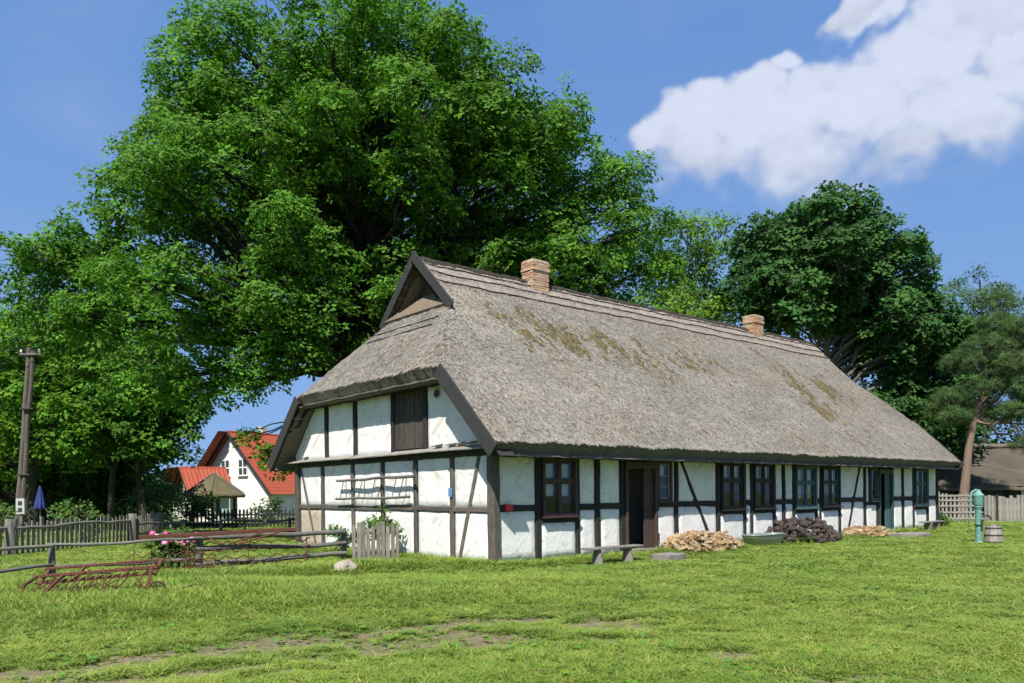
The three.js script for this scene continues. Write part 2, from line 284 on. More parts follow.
  const rosette = (() => { const g = []; for (let k = 0; k < 8; k++) { const a = k * .785 + rr(-.2, .2), l = rr(.06, .1), w = rr(.012, .02), p = [[0, .005, 0], [l * .55, .03, -w], [l * .55, .03, w], [l, .012, 0]].map(([x, y, z]) => [x * Math.cos(a) - z * Math.sin(a), y, x * Math.sin(a) + z * Math.cos(a)]); g.push(...p[0], ...p[1], ...p[2], ...p[1], ...p[3], ...p[2]); } const b = new THREE.BufferGeometry(); b.setAttribute('position', new THREE.Float32BufferAttribute(g, 3)); b.computeVertexNormals(); return b; })(), weeds = [];
  for (let k = 0; k < 4200; k++) { const d = Math.sqrt(lerp(25, 330, R())), x = rr(-1, 1) * d * .75, z = -d; if (inHouse(x, z, .1) || n3(x * .5, 7, z * .5) < -.05) continue; dummy.position.set(x, height(x, z) + rr(.005, .035), z); dummy.rotation.set(rr(-.3, .3), R() * 6.28, rr(-.3, .3)); dummy.scale.setScalar(rr(.3, .85)); dummy.updateMatrix(); tint.setRGB(rr(.09, .16), rr(.19, .28), rr(.025, .05)); weeds.push([dummy.matrix.clone(), tint.clone()]); }
  scatter('weed_rosettes', rosette, gm, weeds, lawn);
}

// ---------------------------------------------------------------- the half-timbered cottage
const house = thing('half_timbered_cottage', 'long white half-timbered cottage with dark timber frame and grey thatched roof', 'cottage', [CORNER.x, 0, CORNER.z], TH);
const RZ = -4.87, RY = 7.92, EZ = .68, EY = 2.52, SL = (RY - EY) / (EZ - RZ), HX0 = -.55, HX1 = 23.55, OX0 = 1.3, OX1 = 21.95;
const LY = V(0, 1, 0), LX = V(1, 0, 0), LZ = V(0, 0, 1);
{
  const P = M.plaster, T = M.timber, GT = M.gableTimber;
  // --- infill panels: plaster lumps over clay; a rectangle in the wall plane with an uneven face
  function panel(x0, x1, y0, y1, place, mat, cut) {
    const nx = Math.max(3, Math.round((x1 - x0) / .09)), ny = Math.max(3, Math.round((y1 - y0) / .09)), pos = [], uv = [], idx = [];
    for (let j = 0; j <= ny; j++) for (let i = 0; i <= nx; i++) {
      const a = lerp(x0, x1, i / nx); let b = lerp(y0, y1, j / ny); if (cut) b = Math.min(b, cut(a));
      const edge = Math.min(i, nx - i, j, ny - j) === 0 ? -.05 : 0;
      const o = .004 + .012 * n3(a * 1.7, b * 1.7, x0) + .006 * n3(a * 6, b * 6, 3) + edge;
      const p = place(a, b, o); pos.push(p.x, p.y, p.z); uv.push(a, b);
    }
    const m = nx + 1; for (let j = 0; j < ny; j++) for (let i = 0; i < nx; i++) { const a = j * m + i; idx.push(a, a + 1, a + m, a + 1, a + m + 1, a + m); }
    // inner face, so that the wall has its thickness
    const q = pos.length / 3; for (const [a, b] of [[x0, y0], [x1, y0], [x1, y1], [x0, y1]]) { const p = place(a, cut ? Math.min(b, cut(a)) : b, -.14); pos.push(p.x, p.y, p.z); uv.push(a, b); } idx.push(q, q + 2, q + 1, q, q + 3, q + 2);
    const g = new THREE.BufferGeometry(); g.setAttribute('position', new THREE.Float32BufferAttribute(pos, 3)); g.setAttribute('uv', new THREE.Float32BufferAttribute(uv, 2)); g.setIndex(idx); g.computeVertexNormals();
    return part('wall_panel', g, mat || pick(P), house);
  }
  const front = (a, b, o) => V(a, b, o), gable = (a, b, o) => V(-o, b, a);
  const TOP = 2.4, R0 = 1.1, R1 = 1.25, BASE = .02;
  const fpost = (x, w0, y0 = BASE - .02, y1 = TOP, nm = 'post') => part(nm, bar(V(x, y0, -.06), V(x, y1, -.06), w0 * .88, .17, LX, .012), pick(T), house);
  const frail = (x0, x1, y0, y1, nm = 'rail') => part(nm, bar(V(x0, (y0 + y1) / 2, -.065), V(x1, (y0 + y1) / 2, -.065), y1 - y0, .165, LY, .012), pick(T), house);
  // front posts: [x, width]
  for (const [x, w] of [[1.3, .19], [2.57, .13], [3.26, .2], [4.14, .16], [6.31, .17], [8.2, .19], [9.5, .12], [9.86, .11], [11.08, .12], [11.62, .16], [12.2, .11], [13.57, .11], [13.83, .10], [15.11, .12], [16.9, .16], [17.83, .09], [19.04, .15], [19.9, .18], [20.82, .12], [22.08, .2], [23.0, .22]]) fpost(x, w);
  part('corner_post', bar(V(0, -.1, -.02), V(0, 2.55, -.02), .23, .24, LX, .014), GT[0], house, 'stout weathered grey corner post');
  frail(-.1, 23.1, TOP, TOP + .16, 'wall_plate');
  // front bays: [x0, x1, kind]
  const plain = [[.1, 1.21], [2.63, 3.16], [3.36, 4.06], [6.4, 8.1], [9.56, 9.81], [11.14, 11.54], [11.7, 12.15], [13.62, 13.79], [15.17, 16.82], [19.12, 19.81], [20.0, 20.76], [22.18, 22.89]];
  for (const [a, b] of plain) { panel(a - .02, b + .02, BASE, R0 + .02, front); panel(a - .02, b + .02, R1 - .02, TOP + .02, front); frail(a - .03, b + .03, R0, R1); }
  const winBays = [[1.4, 2.5, .95], [8.3, 9.44, .98], [9.92, 11.02, .98], [12.26, 13.52, .93], [13.88, 15.05, .96], [20.88, 21.98, .86]];
  for (const [a, b, y] of winBays) { panel(a - .02, b + .02, BASE, y - .12, front); frail(a - .03, b + .03, y - .13, y - .02, 'sill_beam'); }
  panel(5.48, 6.24, BASE, R0 + .02, front); panel(6.08, 6.24, R1 - .02, TOP + .02, front); frail(5.45, 6.25, R0, R1);
  panel(16.96, 17.8, BASE, R0 - .1, front); panel(16.96, 17.2, R1 - .2, TOP + .02, front); frail(16.97, 17.8, R0 - .13, R0 - .01);
  // braces
  part('brace', bar(V(6.47, TOP, -.045), V(7.72, .3, -.045), .12, .15, LX, .01), T[0], house); part('brace', bar(V(16.52, TOP, -.045), V(15.6, .05, -.045), .12, .15, LX, .01), T[2], house);
  // stone plinth
  const plinth = group('plinth', house);
  for (let x = -.12; x < 23.1;) { const w = rr(.45, 1.1), g = box(Math.min(w, 23.12 - x) - .02, .22, .3, x + Math.min(w, 23.12 - x) / 2, -.11 + rr(-.02, .02), -.13 + rr(-.02, .03)); part('stone', g, M.plinth, plinth); x += w; }
  for (let z = -.2; z > -9.8;) { const w = rr(.45, 1.1), g = box(.3, .2, Math.min(w, z + 9.82) - .02, .1 + rr(-.02, .02), -.11 + rr(-.02, .02), z - Math.min(w, z + 9.82) / 2); part('stone', g, M.plinth, plinth); z -= w; }

  // --- gable end
  const gz = [-1.57, -3.1, -4.67, -6.25, -8.05], gw = [.15, .15, .12, .13, .13];
  const gpost = (z, w, y0, y1, m) => part('post', bar(V(.055, y0, z), V(.055, y1, z), w, .17, LZ, .014), m || pick(GT), house);
  gz.forEach((z, i) => gpost(z, gw[i], -.02, 2.5)); part('corner_post', bar(V(.03, -.1, -9.7), V(.03, 2.5, -9.7), .2, .2, LZ, .012), GT[1], house);
  const gs = [-.1, ...gz, -9.62];
  for (let i = 0; i < gs.length - 1; i++) {
    const a = gs[i + 1] + .07, b = gs[i] - .07;
    const low = panel(a, b, -.02, 1.12, gable, i === 5 ? M.bareClay : undefined); if (i === 5) low.userData.label = 'bare beige clay infill';
    panel(a, b, 1.2, 2.52, gable);
    part('rail', bar(V(.06, 1.17 + rr(-.02, .02), a - .02), V(.06, 1.17 + rr(-.02, .02), b + .02), .14, .165, LY, .014), pick(GT), house);
  }
  part('brace', bar(V(.035, 2.5, -.46), V(.035, .0, -1.27), .12, .14, LZ, .012), GT[2], house); part('brace', bar(V(.045, 2.5, -9.5), V(.045, .1, -8.5), .11, .14, LZ, .012), GT[0], house);
  part('tie_beam', bar(V(.04, 2.44, .1), V(.04, 2.44, -9.8), .16, .2, LY, .012), T[1], house);
  // a weathered drip board above the tie beam, in lengths
  for (let z = .12; z > -9.9;) { const w = Math.min(rr(2.2, 3.2), z + 9.95), g = bar(V(-.1, 2.565 + rr(-.012, .012), z), V(-.1, 2.565 + rr(-.012, .012), z - w + .02), .36, .035, V(1, .32, 0), .006); part('drip_board', g, M.paleWood, house); z -= w; }
  for (const z of [-.55, -1.0, -1.35, -1.9, -8.9]) part('loose_board', bar(V(-.05, 2.68, z), V(-.06, 2.66, z - .3), .12, .02, V(1, .3, 0), .01), pick(GT), house);
  const under = z => Math.min(EY - .34 + (EZ - Math.abs(z - RZ) + Math.abs(EZ - RZ) - EZ + 0) * 0 + (RY - EY) - SL * Math.abs(z - RZ), 4.62);
  for (const [a, b] of [[-9.9, -7.85], [-7.69, -6.17], [-6.01, -4.2], [-2.58, .05]]) panel(a, b, 2.55, 4.64, gable, undefined, z => Math.max(2.56, under(z)));
  gpost(-7.77, .15, 2.55, 4.4, T[1]); gpost(-6.09, .15, 2.55, 4.6, T[0]); gpost(-4.13, .15, 2.55, 4.6, T[2]); gpost(-2.64, .15, 2.55, 4.6, T[0]);
  const hatch = group('hatch', house);
  for (let k = 0; k < 6; k++) part('plank', bar(V(.035 + rr(-.008, .008), 2.66, -4.04 + k * .2265 + .11), V(.035, 4.5, -4.04 + k * .2265 + .11), .215, .035, LZ, .003), pick(M.hatch), hatch);
  part('wall_panel', box(.03, 2.2, 1.5, .09, 3.6, -3.38), M.hatch[0], house);
  // small fittings on the gable
  const nb = part('vent_shield', new THREE.CylinderGeometry(.11, .05, .06, 5).rotateZ(Math.PI / 2).rotateX(.3).translate(-.04, 3.9, -2.07), wood(.16, .07, .05), house, 'small brown shield under the roof');
  part('plaque', box(.015, .2, .13, -.055, 1.55, -1.56), M.blue, house, 'small blue plaque on a gable post');
  part('alarm_box', box(.2, .15, .07, .36, 1.2, .055), M.red, house, 'small red box on the front wall');

  // --- the unseen sides that close the house
  part('back_wall', box(23.1, 2.6, .16, 11.5, 1.3, -9.72), P[0], house); part('far_gable_wall', box(.16, 1.6, 6.8, 22.98, 3.3, RZ), P[1], house); part('far_gable_wall', box(.16, 2.8, 9.5, 23.01, 1.2, RZ), P[1], house);
  part('floor', box(22.9, .06, 9.5, 11.5, -.02, RZ), M.plinth, house); part('ceiling', box(22.7, .05, 9.4, 11.5, 2.58, RZ), M.room, house);
  for (const x of [3.3, 7.9, 11.7, 16.7, 20]) part('inner_wall', box(.12, 2.5, 9.3, x, 1.25, RZ - .1), M.room, house);
  part('inner_wall', box(4.5, 2.5, .12, 5.6, 1.25, -2.2), std(col(.6, .58, .54)), house);

  // --- windows
  function window_(x0, x1, y0, y1, frame, sash, cols, rows, opt = {}) {
    const w = group('window', house), z = .015, f = .075, mk = (n, a, b, c, d, zz, m, dd = .07) => part(n, box(b - a, d - c, dd, (a + b) / 2, (c + d) / 2, zz), m, w);
    mk('frame', x0, x0 + f, y0, y1, z, frame, .1); mk('frame', x1 - f, x1, y0, y1, z, frame, .1); mk('frame', x0 + f, x1 - f, y1 - f, y1, z - .002, frame, .1); mk('frame', x0 + f, x1 - f, y0, y0 + f * .9, z - .002, frame, .1);
    mk('sill', x0 - .03, x1 + .03, y0 - .035, y0 - .002, z + .05, frame, .16);
    const ax = x0 + f, bx = x1 - f, ay = y0 + f * .9, by = y1 - f, tr = lerp(ay, by, .62), s = .042;
    if (cols === 2) mk('mullion', (ax + bx) / 2 - .035, (ax + bx) / 2 + .035, ay, by, z - .01, frame, .07);
    if (rows > 1) mk('transom', ax, bx, tr - .03, tr + .03, z - .014, frame, .066);
    const cw = (bx - ax) / cols;
    for (let c = 0; c < cols; c++) {
      const a = ax + c * cw + (c ? .035 : 0), b = ax + (c + 1) * cw - (cols === 2 && !c ? .035 : 0);
      for (const [lo, hi, bars] of rows > 1 ? [[ay, tr - .03, opt.low ?? 1], [tr + .03, by, 0]] : [[ay, by, opt.low ?? 2]]) {
        const sh = group('sash', w);
        for (const [p, q, r, t, k] of [[a, a + s, lo, hi, 0], [b - s, b, lo, hi, 0], [a + s, b - s, lo, lo + s, .002], [a + s, b - s, hi - s, hi, .002]]) part('stile', box(q - p, t - r, .04, (p + q) / 2, (r + t) / 2, z - .02 - k), sash, sh);
        for (let i = 1; i <= bars; i++) { const y = lerp(lo + s, hi - s, i / (bars + 1)); part('glazing_bar', box(b - a - 2 * s, .026, .03, (a + b) / 2, y, z - .024), sash, sh); }
        part('pane', new THREE.PlaneGeometry(b - a - 2 * s + .01, hi - lo - 2 * s + .01).rotateY(rr(-.006, .006)).rotateX(rr(-.008, .008)).translate((a + b) / 2, (lo + hi) / 2, z - .026), M.glass, sh);
      }
    }
    if (opt.curtain) for (let c = 0; c < cols; c++) { // pleated linen
      const g = new THREE.PlaneGeometry(cw * .86, (by - ay) * opt.curtain, 24, 4), p = g.attributes.position; for (let i = 0; i < p.count; i++) p.setZ(i, .025 * Math.sin(p.getX(i) * 55 + c) + .01 * n3(p.getX(i) * 9, p.getY(i) * 3, c));
      g.computeVertexNormals(); g.translate(ax + cw * (c + .5), by - (by - ay) * opt.curtain / 2 - (opt.drop || 0), -.14); part('curtain', g, M.linen, w);
    }
    return w;
  }
  window_(1.4, 2.5, .97, 2.33, M.brown, M.brown, 2, 2, { curtain: .62, drop: .06 }); window_(5.47, 6.07, 1.26, 2.33, M.brown, M.paleWood, 1, 1, { curtain: .36 });
  window_(8.31, 9.43, .99, 2.36, M.darkBrown, M.brown, 2, 2, { curtain: .3 }); window_(9.93, 11.01, .99, 2.36, M.darkBrown, M.brown, 2, 2, { curtain: .3 });
  window_(12.27, 13.51, .95, 2.3, M.teal, M.teal, 2, 2, { curtain: .8 }); window_(13.9, 15.04, .98, 2.3, M.darkBrown, M.teal, 2, 2, { curtain: .7 });
  window_(17.22, 17.78, 1.12, 2.3, M.tealDark, M.teal, 1, 1, { curtain: .9 }); window_(20.89, 21.97, .88, 2.33, M.tealDark, M.teal, 2, 2, { curtain: .75 });
  part('wall_panel', box(.6, .14, .1, 17.5, 1.05, -.06), P[0], house);

  // --- doors: one leaf stands open inward, the narrow leaf is closed
  function doorway(x0, x1, xm, mat, mat2, top) {
    const d = group('door', house), j = .09;
    part('door_jamb', bar(V(x0 + j / 2, -.02, -.03), V(x0 + j / 2, top, -.03), j, .2, LX, .004), mat, d); part('door_jamb', bar(V(x1 - j / 2, -.02, -.03), V(x1 - j / 2, top, -.03), j, .2, LX, .004), mat, d);
    part('lintel', bar(V(x0, top + .09, -.03), V(x1, top + .09, -.03), .2, .2, LY, .004), mat, d);
    const n = 3, w = (x1 - j - xm) / n; for (let k = 0; k < n; k++) part('plank', bar(V(xm + (k + .5) * w, .04, -.045), V(xm + (k + .5) * w, top - .01, -.045), w - .006, .045, LX, .002), mat2, d, 'closed narrow door leaf');
    const leaf = group('door_leaf', d), L = xm - x0 - j - .02; for (let k = 0; k < 4; k++) part('plank', box(.045, top - .07, L / 4 - .006, x0 + j + .05 + k * .012, top / 2, -.16 - (k + .5) * L / 4), M.darkBrown, leaf);
    part('handle', stem([V(xm + .05, 1.05, -.015), V(xm + .05, 1.05, .04), V(xm + .16, 1.05, .045)], [.011, .011, .009], 6), M.iron, d);
    part('threshold', box(x1 - x0, .12, .34, (x0 + x1) / 2, .0, -.02), M.stone, d);
  }
  part('inner_wall', box(.62, 2.4, .1, 5.02, 1.2, -.95), P[0], house);
  doorway(4.23, 5.46, 5.0, M.brown, M.brown, 2.13); doorway(17.88, 18.96, 18.5, M.tealDark, M.teal, 2.1);
  for (const y of [.35, 1.1]) part('hinge', box(.05, .16, .03, 5.5, y, .035), M.iron, house);
  part('peg_board', box(.07, .22, .05, 4.06, 2.42, .1), M.greyWood[0], house);
}

// --- thatched roof
const roof = group('roof', house);
{
  const smin = (a, b, k) => { const h = clamp(.5 + .5 * (b - a) / k); return lerp(b, a, h) - k * h * (1 - h); };
  const main = z => { const d = Math.abs(z - RZ); return RY + .06 - SL * Math.sqrt(d * d + .02); };
  const hipL = x => 4.40 + (x - HX0) * 1.13, hipR = x => 4.40 + (HX1 - x) * 1.13;
  const lump = (x, z, y) => .055 * fbm(x * .55, z * .55, 2, 3) + .035 * n3(x * 2.1, z * 2.1 - y, 4) + .028 * n3(x * 6, z * 4, y * 4) + .022 * n3(x * 13, z * 8, y * 8);
  const top = (x, z, lim) => { let y = main(z); if (lim < 0) y = smin(y, hipL(x), .22); if (lim > 0) y = smin(y, hipR(x), .22); return y; };
  // moss grows in streaks down the front slope where the photograph shows it
  const mossAt = [[2.75, -3.25, .35, .9, .35], [4.0, -2.95, .55, .7, .3], [5.0, -2.6, .6, .9, .4], [3.5, -2.3, .7, .8, 0], [6.6, -2.6, 1.1, .8, .2], [7.8, -2.2, 1.3, .9, 0], [10.5, -2.6, 1.6, .7, 0], [16.3, -2.1, .55, 1.4, .3], [16.0, -1.0, .6, 1.0, .2], [18.5, -2.2, 1.2, 1.0, 0]];
  const moss = (x, z) => { let m = 0; for (const [mx, mz, rx, rz, s] of mossAt) { const dz = z - mz, dx = x - mx - dz * .25; m = Math.max(m, (1.2 - Math.hypot(dx / rx / 1.35, dz / rz / 1.25)) * (.75 + s)); } return smooth(.1, .8, m + 1.6 * fbm(x * 2.4, z * 1.6, 8, 4) - .38 + .75 * n3(x * 9, z * 6, 1)); };
  const shadeOf = (x, y, z) => {
    const t = .5 + .9 * fbm(x * .5, y * .9, z * .9, 4) + .35 * n3(x * 5, y * 4, z * 4), m = z > RZ ? moss(x, z) : 0;
    const a = [lerp(.205, .30, t), lerp(.188, .277, t), lerp(.163, .243, t)], b = [.13, .108, .055];
    const warm = smooth(.05, .4, fbm(x * .35 + 7, y * .4, z * .4, 3)) * .5; a[0] *= 1 + .06 * warm; a[2] *= 1 - .12 * warm;
    return [lerp(a[0], b[0], m * .9), lerp(a[1], b[1], m * .9), lerp(a[2], b[2], m * .9)];
  };
  const xs = [], lims = []; const add = (a, b, s, l) => { const n = Math.round((b - a) / s); for (let i = 0; i <= n; i++) { xs.push(lerp(a, b, i / n)); lims.push(l); } };
  add(HX0, OX0, .07, -1); add(OX0 + .001, OX1 - .001, .085, 0); add(OX1, HX1, .12, 1);
  const zs = []; for (let z = EZ; z > RZ; z -= .065) zs.push(z); zs.push(RZ); for (let z = RZ - .2; z > 2 * RZ - EZ; z -= .3) zs.push(z); zs.push(2 * RZ - EZ);
  const nx = xs.length, nz = zs.length, pos = [], uv = [], c = [], idx = [], T = .36;
  for (let layer = 0; layer < 2; layer++) for (let j = 0; j < nz; j++) for (let i = 0; i < nx; i++) {
    let x = xs[i], z = zs[j], y = top(x, z, lims[i]);
    const gabled = hipL(x) < main(z) && lims[i] < 0, k = lump(x, z, gabled ? y : 0), edge = Math.min(i, nx - 1 - i, j, nz - 1 - j) === 0;
    if (layer === 0) { y += k + .03; if (j === 0) { z += .04 * n3(x * 3.5, 1, 1) + .03 * n3(x * 11, 2, 1); y -= .03 * n3(x * 1.2, 4, 4) + .03; } if (i === 0) x += .05 * n3(z * 3.5, 2, 2) + .03 * n3(z * 11, 2, 8); }
    else { y -= T * (edge && (j === 0 || j === nz - 1) ? .72 : 1) + .03 * n3(x * 3, z * 3, 9); if (j === 0) z -= .30 + .03 * n3(x * 4, 7, 1); if (j === nz - 1) z += .3; if (i === 0) x += (gabled || y > 3.6 ? .32 : .03); }
    pos.push(x, y, z); uv.push(gabled ? z : x, gabled ? x * 1.5 : z * 1.4); c.push(...shadeOf(x, y, z));
  }
  const N = nx * nz, open = (i, j) => lims[i] !== lims[i + 1] && Math.abs(top(xs[i], zs[j], lims[i]) - top(xs[i + 1], zs[j], lims[i + 1])) + Math.abs(top(xs[i], zs[j + 1], lims[i]) - top(xs[i + 1], zs[j + 1], lims[i + 1])) > .08;
  for (let j = 0; j < nz - 1; j++) for (let i = 0; i < nx - 1; i++) { if (open(i, j)) continue; const a = j * nx + i; idx.push(a, a + 1, a + nx, a + 1, a + nx + 1, a + nx); idx.push(N + a, N + a + nx, N + a + 1, N + a + 1, N + a + nx, N + a + nx + 1); }
  for (let i = 0; i < nx - 1; i++) for (const j of [0, nz - 1]) { const a = j * nx + i; idx.push(a, N + a, a + 1, a + 1, N + a, N + a + 1); }
  for (let j = 0; j < nz - 1; j++) for (const i of [0, nx - 1]) { const a = j * nx + i; idx.push(a, a + nx, N + a, a + nx, N + a + nx, N + a); }
  const g = new THREE.BufferGeometry(); g.setAttribute('position', new THREE.Float32BufferAttribute(pos, 3)); g.setAttribute('uv', new THREE.Float32BufferAttribute(uv, 2)); g.setAttribute('color', new THREE.Float32BufferAttribute(c, 3)); g.setIndex(idx); g.computeVertexNormals();
  part('thatch', g, M.thatch, roof);

  // loose reed ends over the visible slopes and along the eaves
  const reed = new THREE.BoxGeometry(.015, .007, .11).translate(0, 0, .03), list = [], q = new THREE.Quaternion(), mx = new THREE.Matrix4();
  const lay = (x, z, lim, out, len) => {
    const e = .03, y = top(x, z, lim), gx = (top(x + e, z, lim) - top(x - e, z, lim)) / (2 * e), gz = (top(x, z + e, lim) - top(x, z - e, lim)) / (2 * e);
    const down = V(-gx, -(gx * gx + gz * gz), -gz).normalize(), nrm = V(-gx, 1, -gz).normalize(), side = nrm.clone().cross(down).normalize();
    const ang = rr(-.7, .7), d = down.clone().multiplyScalar(Math.cos(ang)).addScaledVector(side, Math.sin(ang)).addScaledVector(nrm, rr(-.02, .13)).normalize(), s2 = nrm.clone().cross(d).normalize(), n2 = d.clone().cross(s2);
    mx.makeBasis(s2, n2, d); q.setFromRotationMatrix(mx); const hip = lim < 0 && hipL(x) < main(z);
    dummy.position.set(x, y + lump(x, z, hip ? y : 0) + .03 + rr(-.012, .008), z).addScaledVector(d, out || 0); dummy.quaternion.copy(q); dummy.scale.set(rr(.6, 1.5), rr(.8, 1.6), (len || 1) * rr(.5, 1.3)); dummy.updateMatrix();
    const s = shadeOf(x, y, z), f = rr(.76, 1.2); tint.setRGB(s[0] * f, s[1] * f, s[2] * f); list.push([dummy.matrix.clone(), tint.clone()]);
  };
  for (let k = 0; k < 80000; k++) lay(lerp(OX0, OX1, Math.pow(R(), 1.25)), rr(RZ + .8, EZ - .04), 0);
  for (let k = 0; k < 19000; k++) lay(rr(HX0 + .03, OX0 - .05), rr(-10, EZ - .05), -1);
  for (let k = 0; k < 3000; k++) lay(rr(OX1, HX1 - .05), rr(RZ, EZ - .04), 1);
  for (let k = 0; k < 5200; k++) { const x = rr(HX0, HX1); lay(x, EZ - rr(.0, .05), x < OX0 ? -1 : x > OX1 ? 1 : 0, -.08, .8); }
  for (let k = 0; k < 1800; k++) lay(HX0 + rr(.01, .05), rr(-8.5, -1.2), -1, -.06, .8);
  const cushions = [], cg = new THREE.IcosahedronGeometry(.045, 1).scale(1, .5, 1);   // moss cushions sitting proud of the reed
  for (let k = 0; k < 26000; k++) { const x = rr(1.6, 21), z = rr(-4, .2); if (moss(x, z) < .5 + .7 * R()) continue; dummy.position.set(x, main(z) + lump(x, z, 0) + .035, z); dummy.rotation.set(Math.atan(SL), R() * 6, 0); dummy.scale.set(rr(.5, 1.5), rr(.5, 1.3), rr(.6, 2.0)); dummy.updateMatrix(); const f = rr(.7, 1.3), o = R(); tint.setRGB(lerp(.075, .12, o) * f, lerp(.062, .092, o) * f, lerp(.022, .034, o) * f); cushions.push([dummy.matrix.clone(), tint.clone()]); }
  scatter('moss_cushions', cg, M.reed, cushions, roof, 'olive moss cushions on the front slope');
  scatter('reed_ends', reed, M.reed, list, roof, 'loose weathered reed ends of the thatch');

  // the newer ridge course with its stepped lower edge, held down by split rods
  const course = (s0, s1, lift, sideSign, ragged, tone, name) => {
    const P = [], U = [], C = [], I = [], n = Math.round((OX1 - OX0 + .1) / .06), m = Math.max(2, Math.round((s1 - s0) / .09)), cs = 1 / Math.hypot(1, SL);
    for (let lay2 = 0; lay2 < 2; lay2++) for (let i = 0; i <= n; i++) for (let j = 0; j <= m; j++) {
      const x = lerp(OX0 - .05, OX1 + .05, i / n), s = lerp(s0, s1 + (j === m ? ragged * (n3(x * 2.3, s1, 1) + 1.3 * n3(x * 15, s1, 3)) : 0), j / m), d = s * cs, z = RZ + sideSign * d, y = main(z) + .03 + lump(x, z, 0) * .6 + (lay2 ? -.05 : lift + .014 * n3(x * 14, s * 4, 2) + .012 * n3(x * 4, s * 3, 9)) * 1.3;
      P.push(x, y, z); U.push(x, s); const t = .5 + 1.1 * n3(x * 12, s * 1.6, 1) + .5 * n3(x * 2, s, 6); C.push(lerp(tone[0] * .8, tone[0] * 1.12, t), lerp(tone[1] * .8, tone[1] * 1.12, t), lerp(tone[2] * .8, tone[2] * 1.12, t));
    }
    const k = m + 1, Q = (n + 1) * k; for (let i = 0; i < n; i++) { for (let j = 0; j < m; j++) { const a = i * k + j; I.push(a, a + 1, a + k, a + 1, a + k + 1, a + k); } for (const j of [0, m]) { const a = i * k + j; I.push(a, Q + a, a + k, a + k, Q + a, Q + a + k); } }
    for (const i of [0, n]) for (let j = 0; j < m; j++) { const a = i * k + j; I.push(a, a + 1, Q + a, a + 1, Q + a + 1, Q + a); }
    const h = new THREE.BufferGeometry(); h.setAttribute('position', new THREE.Float32BufferAttribute(P, 3)); h.setAttribute('uv', new THREE.Float32BufferAttribute(U, 2)); h.setAttribute('color', new THREE.Float32BufferAttribute(C, 3)); h.setIndex(I); h.computeVertexNormals(); return part(name, h, M.thatch, roof);
  };
  for (const s of [1, -1]) { course(.02, 1.28, .05, s, .03, [.48, .43, .39], 'ridge_thatch').userData.label = 'paler newer straw along the ridge'; course(.01, .9, .085, s, .03, [.53, .48, .44], 'ridge_thatch'); course(0, .24, .15, s, .05, [.095, .078, .06], 'ridge_cap').userData.label = 'dark ridge strip of heather and sod'; }
  for (const [s, up] of [[.46, .135], [.86, .13], [1.24, .085]]) for (let x = OX0; x < OX1 - .5;) { // split hazel rods, end to end
    const L = Math.min(rr(2.4, 4.2), OX1 - x), P = [], Q = []; for (let i = 0; i <= 12; i++) { const xx = x + L * i / 12, ss = s + .05 * n3(xx * .7, s * 5, 2) + .02 * n3(xx * 3, s, 2), z = RZ + ss / Math.hypot(1, SL); P.push(V(xx, main(z) + .03 + lump(xx, z, 0) * .6 + up + .012, z)); Q.push(.017 * (i === 0 || i === 12 ? .6 : 1)); }
    part('hold_down_rod', stem(P, Q, 6, .3), M.timber[1], roof); x += L - .08;
  }

  // owl hole: crossed barge boards, straw lip and the board wall inside
  for (const [x, sgn] of [[OX0 - .09, -1], [OX1 + .09, 1]]) {
    if (sgn < 0) for (const s of [-1, 1]) part('owl_hole_board', bar(V(x + (s > 0 ? -.05 : 0), RY + .17, RZ - s * .03), V(x + (s > 0 ? -.05 : 0), RY + .16 - SL * 1.78, RZ + s * 1.78), .25, .045, V(0, 1, s), .006, .4, .08), M.blackBoard, roof);
    part('attic_boards', new THREE.ExtrudeGeometry(new THREE.Shape([new THREE.Vector2(-2.1, 5.75), new THREE.Vector2(2.1, 5.75), new THREE.Vector2(0, 7.8)]), { depth: .03, bevelEnabled: false }).rotateY(-Math.PI / 2).translate(x - sgn * (sgn < 0 ? .55 : .3), 0, RZ), wood(.17, .10, .06), roof);
  }
  { const g0 = new THREE.ExtrudeGeometry(new THREE.Shape([[-1.5, -.1], [1.5, -.1], [1.02, .62], [-1.02, .62]].map(p => new THREE.Vector2(...p))), { depth: .12, bevelEnabled: true, bevelSize: .03, bevelThickness: .03, bevelSegments: 2, steps: 1 });
    part('straw_lip', boxUV(g0.rotateY(-Math.PI / 2).rotateZ(-.72).translate(OX0 + .04, hipL(OX0) - .02, RZ)), std(col(.36, .29, .22), { map: tM, bumpMap: tB, bumpScale: .05 }), roof, 'straw coloured sill of the owl hole'); }
  for (const dx of [-.42, -.62]) part('hold_down_rod', pole(V(OX0 + dx, hipL(OX0 + dx) + .07, RZ - 1.7), V(OX0 + dx, hipL(OX0 + dx) + .07, RZ + 1.6), .014, .014, 6, .05), M.timber[1], roof);

  // barge boards at the near gable, with battens below the overhang
  for (const s of [1, -1]) {
    const zb = RZ + s * (EZ - RZ + .03), at = t => V(HX0 - .03, EY - .12 + (t * 1.98) * SL, zb - s * t * 1.98);
    for (const [a, b] of [[0, .56], [.54, 1]]) part('barge_board', bar(at(a), at(b), .34, .05, V(0, 1, s), .008, .3, .08), M.blackBoard, roof);
    for (let k = 0; k < 7; k++) { const t = .08 + k * .15, p = at(t); part('batten', bar(V(HX0 + .01, p.y - .17, p.z - s * .02), V(.1, p.y - .17, p.z - s * .02), .07, .04, V(0, 1, s), .006), pick(M.greyWood), roof); }
    part('verge_soffit', bar(V(-.24, at(0).y - .10, at(0).z), V(-.24, at(1).y - .10, at(1).z), .5, .02, LX, .004), M.timber[1], roof);
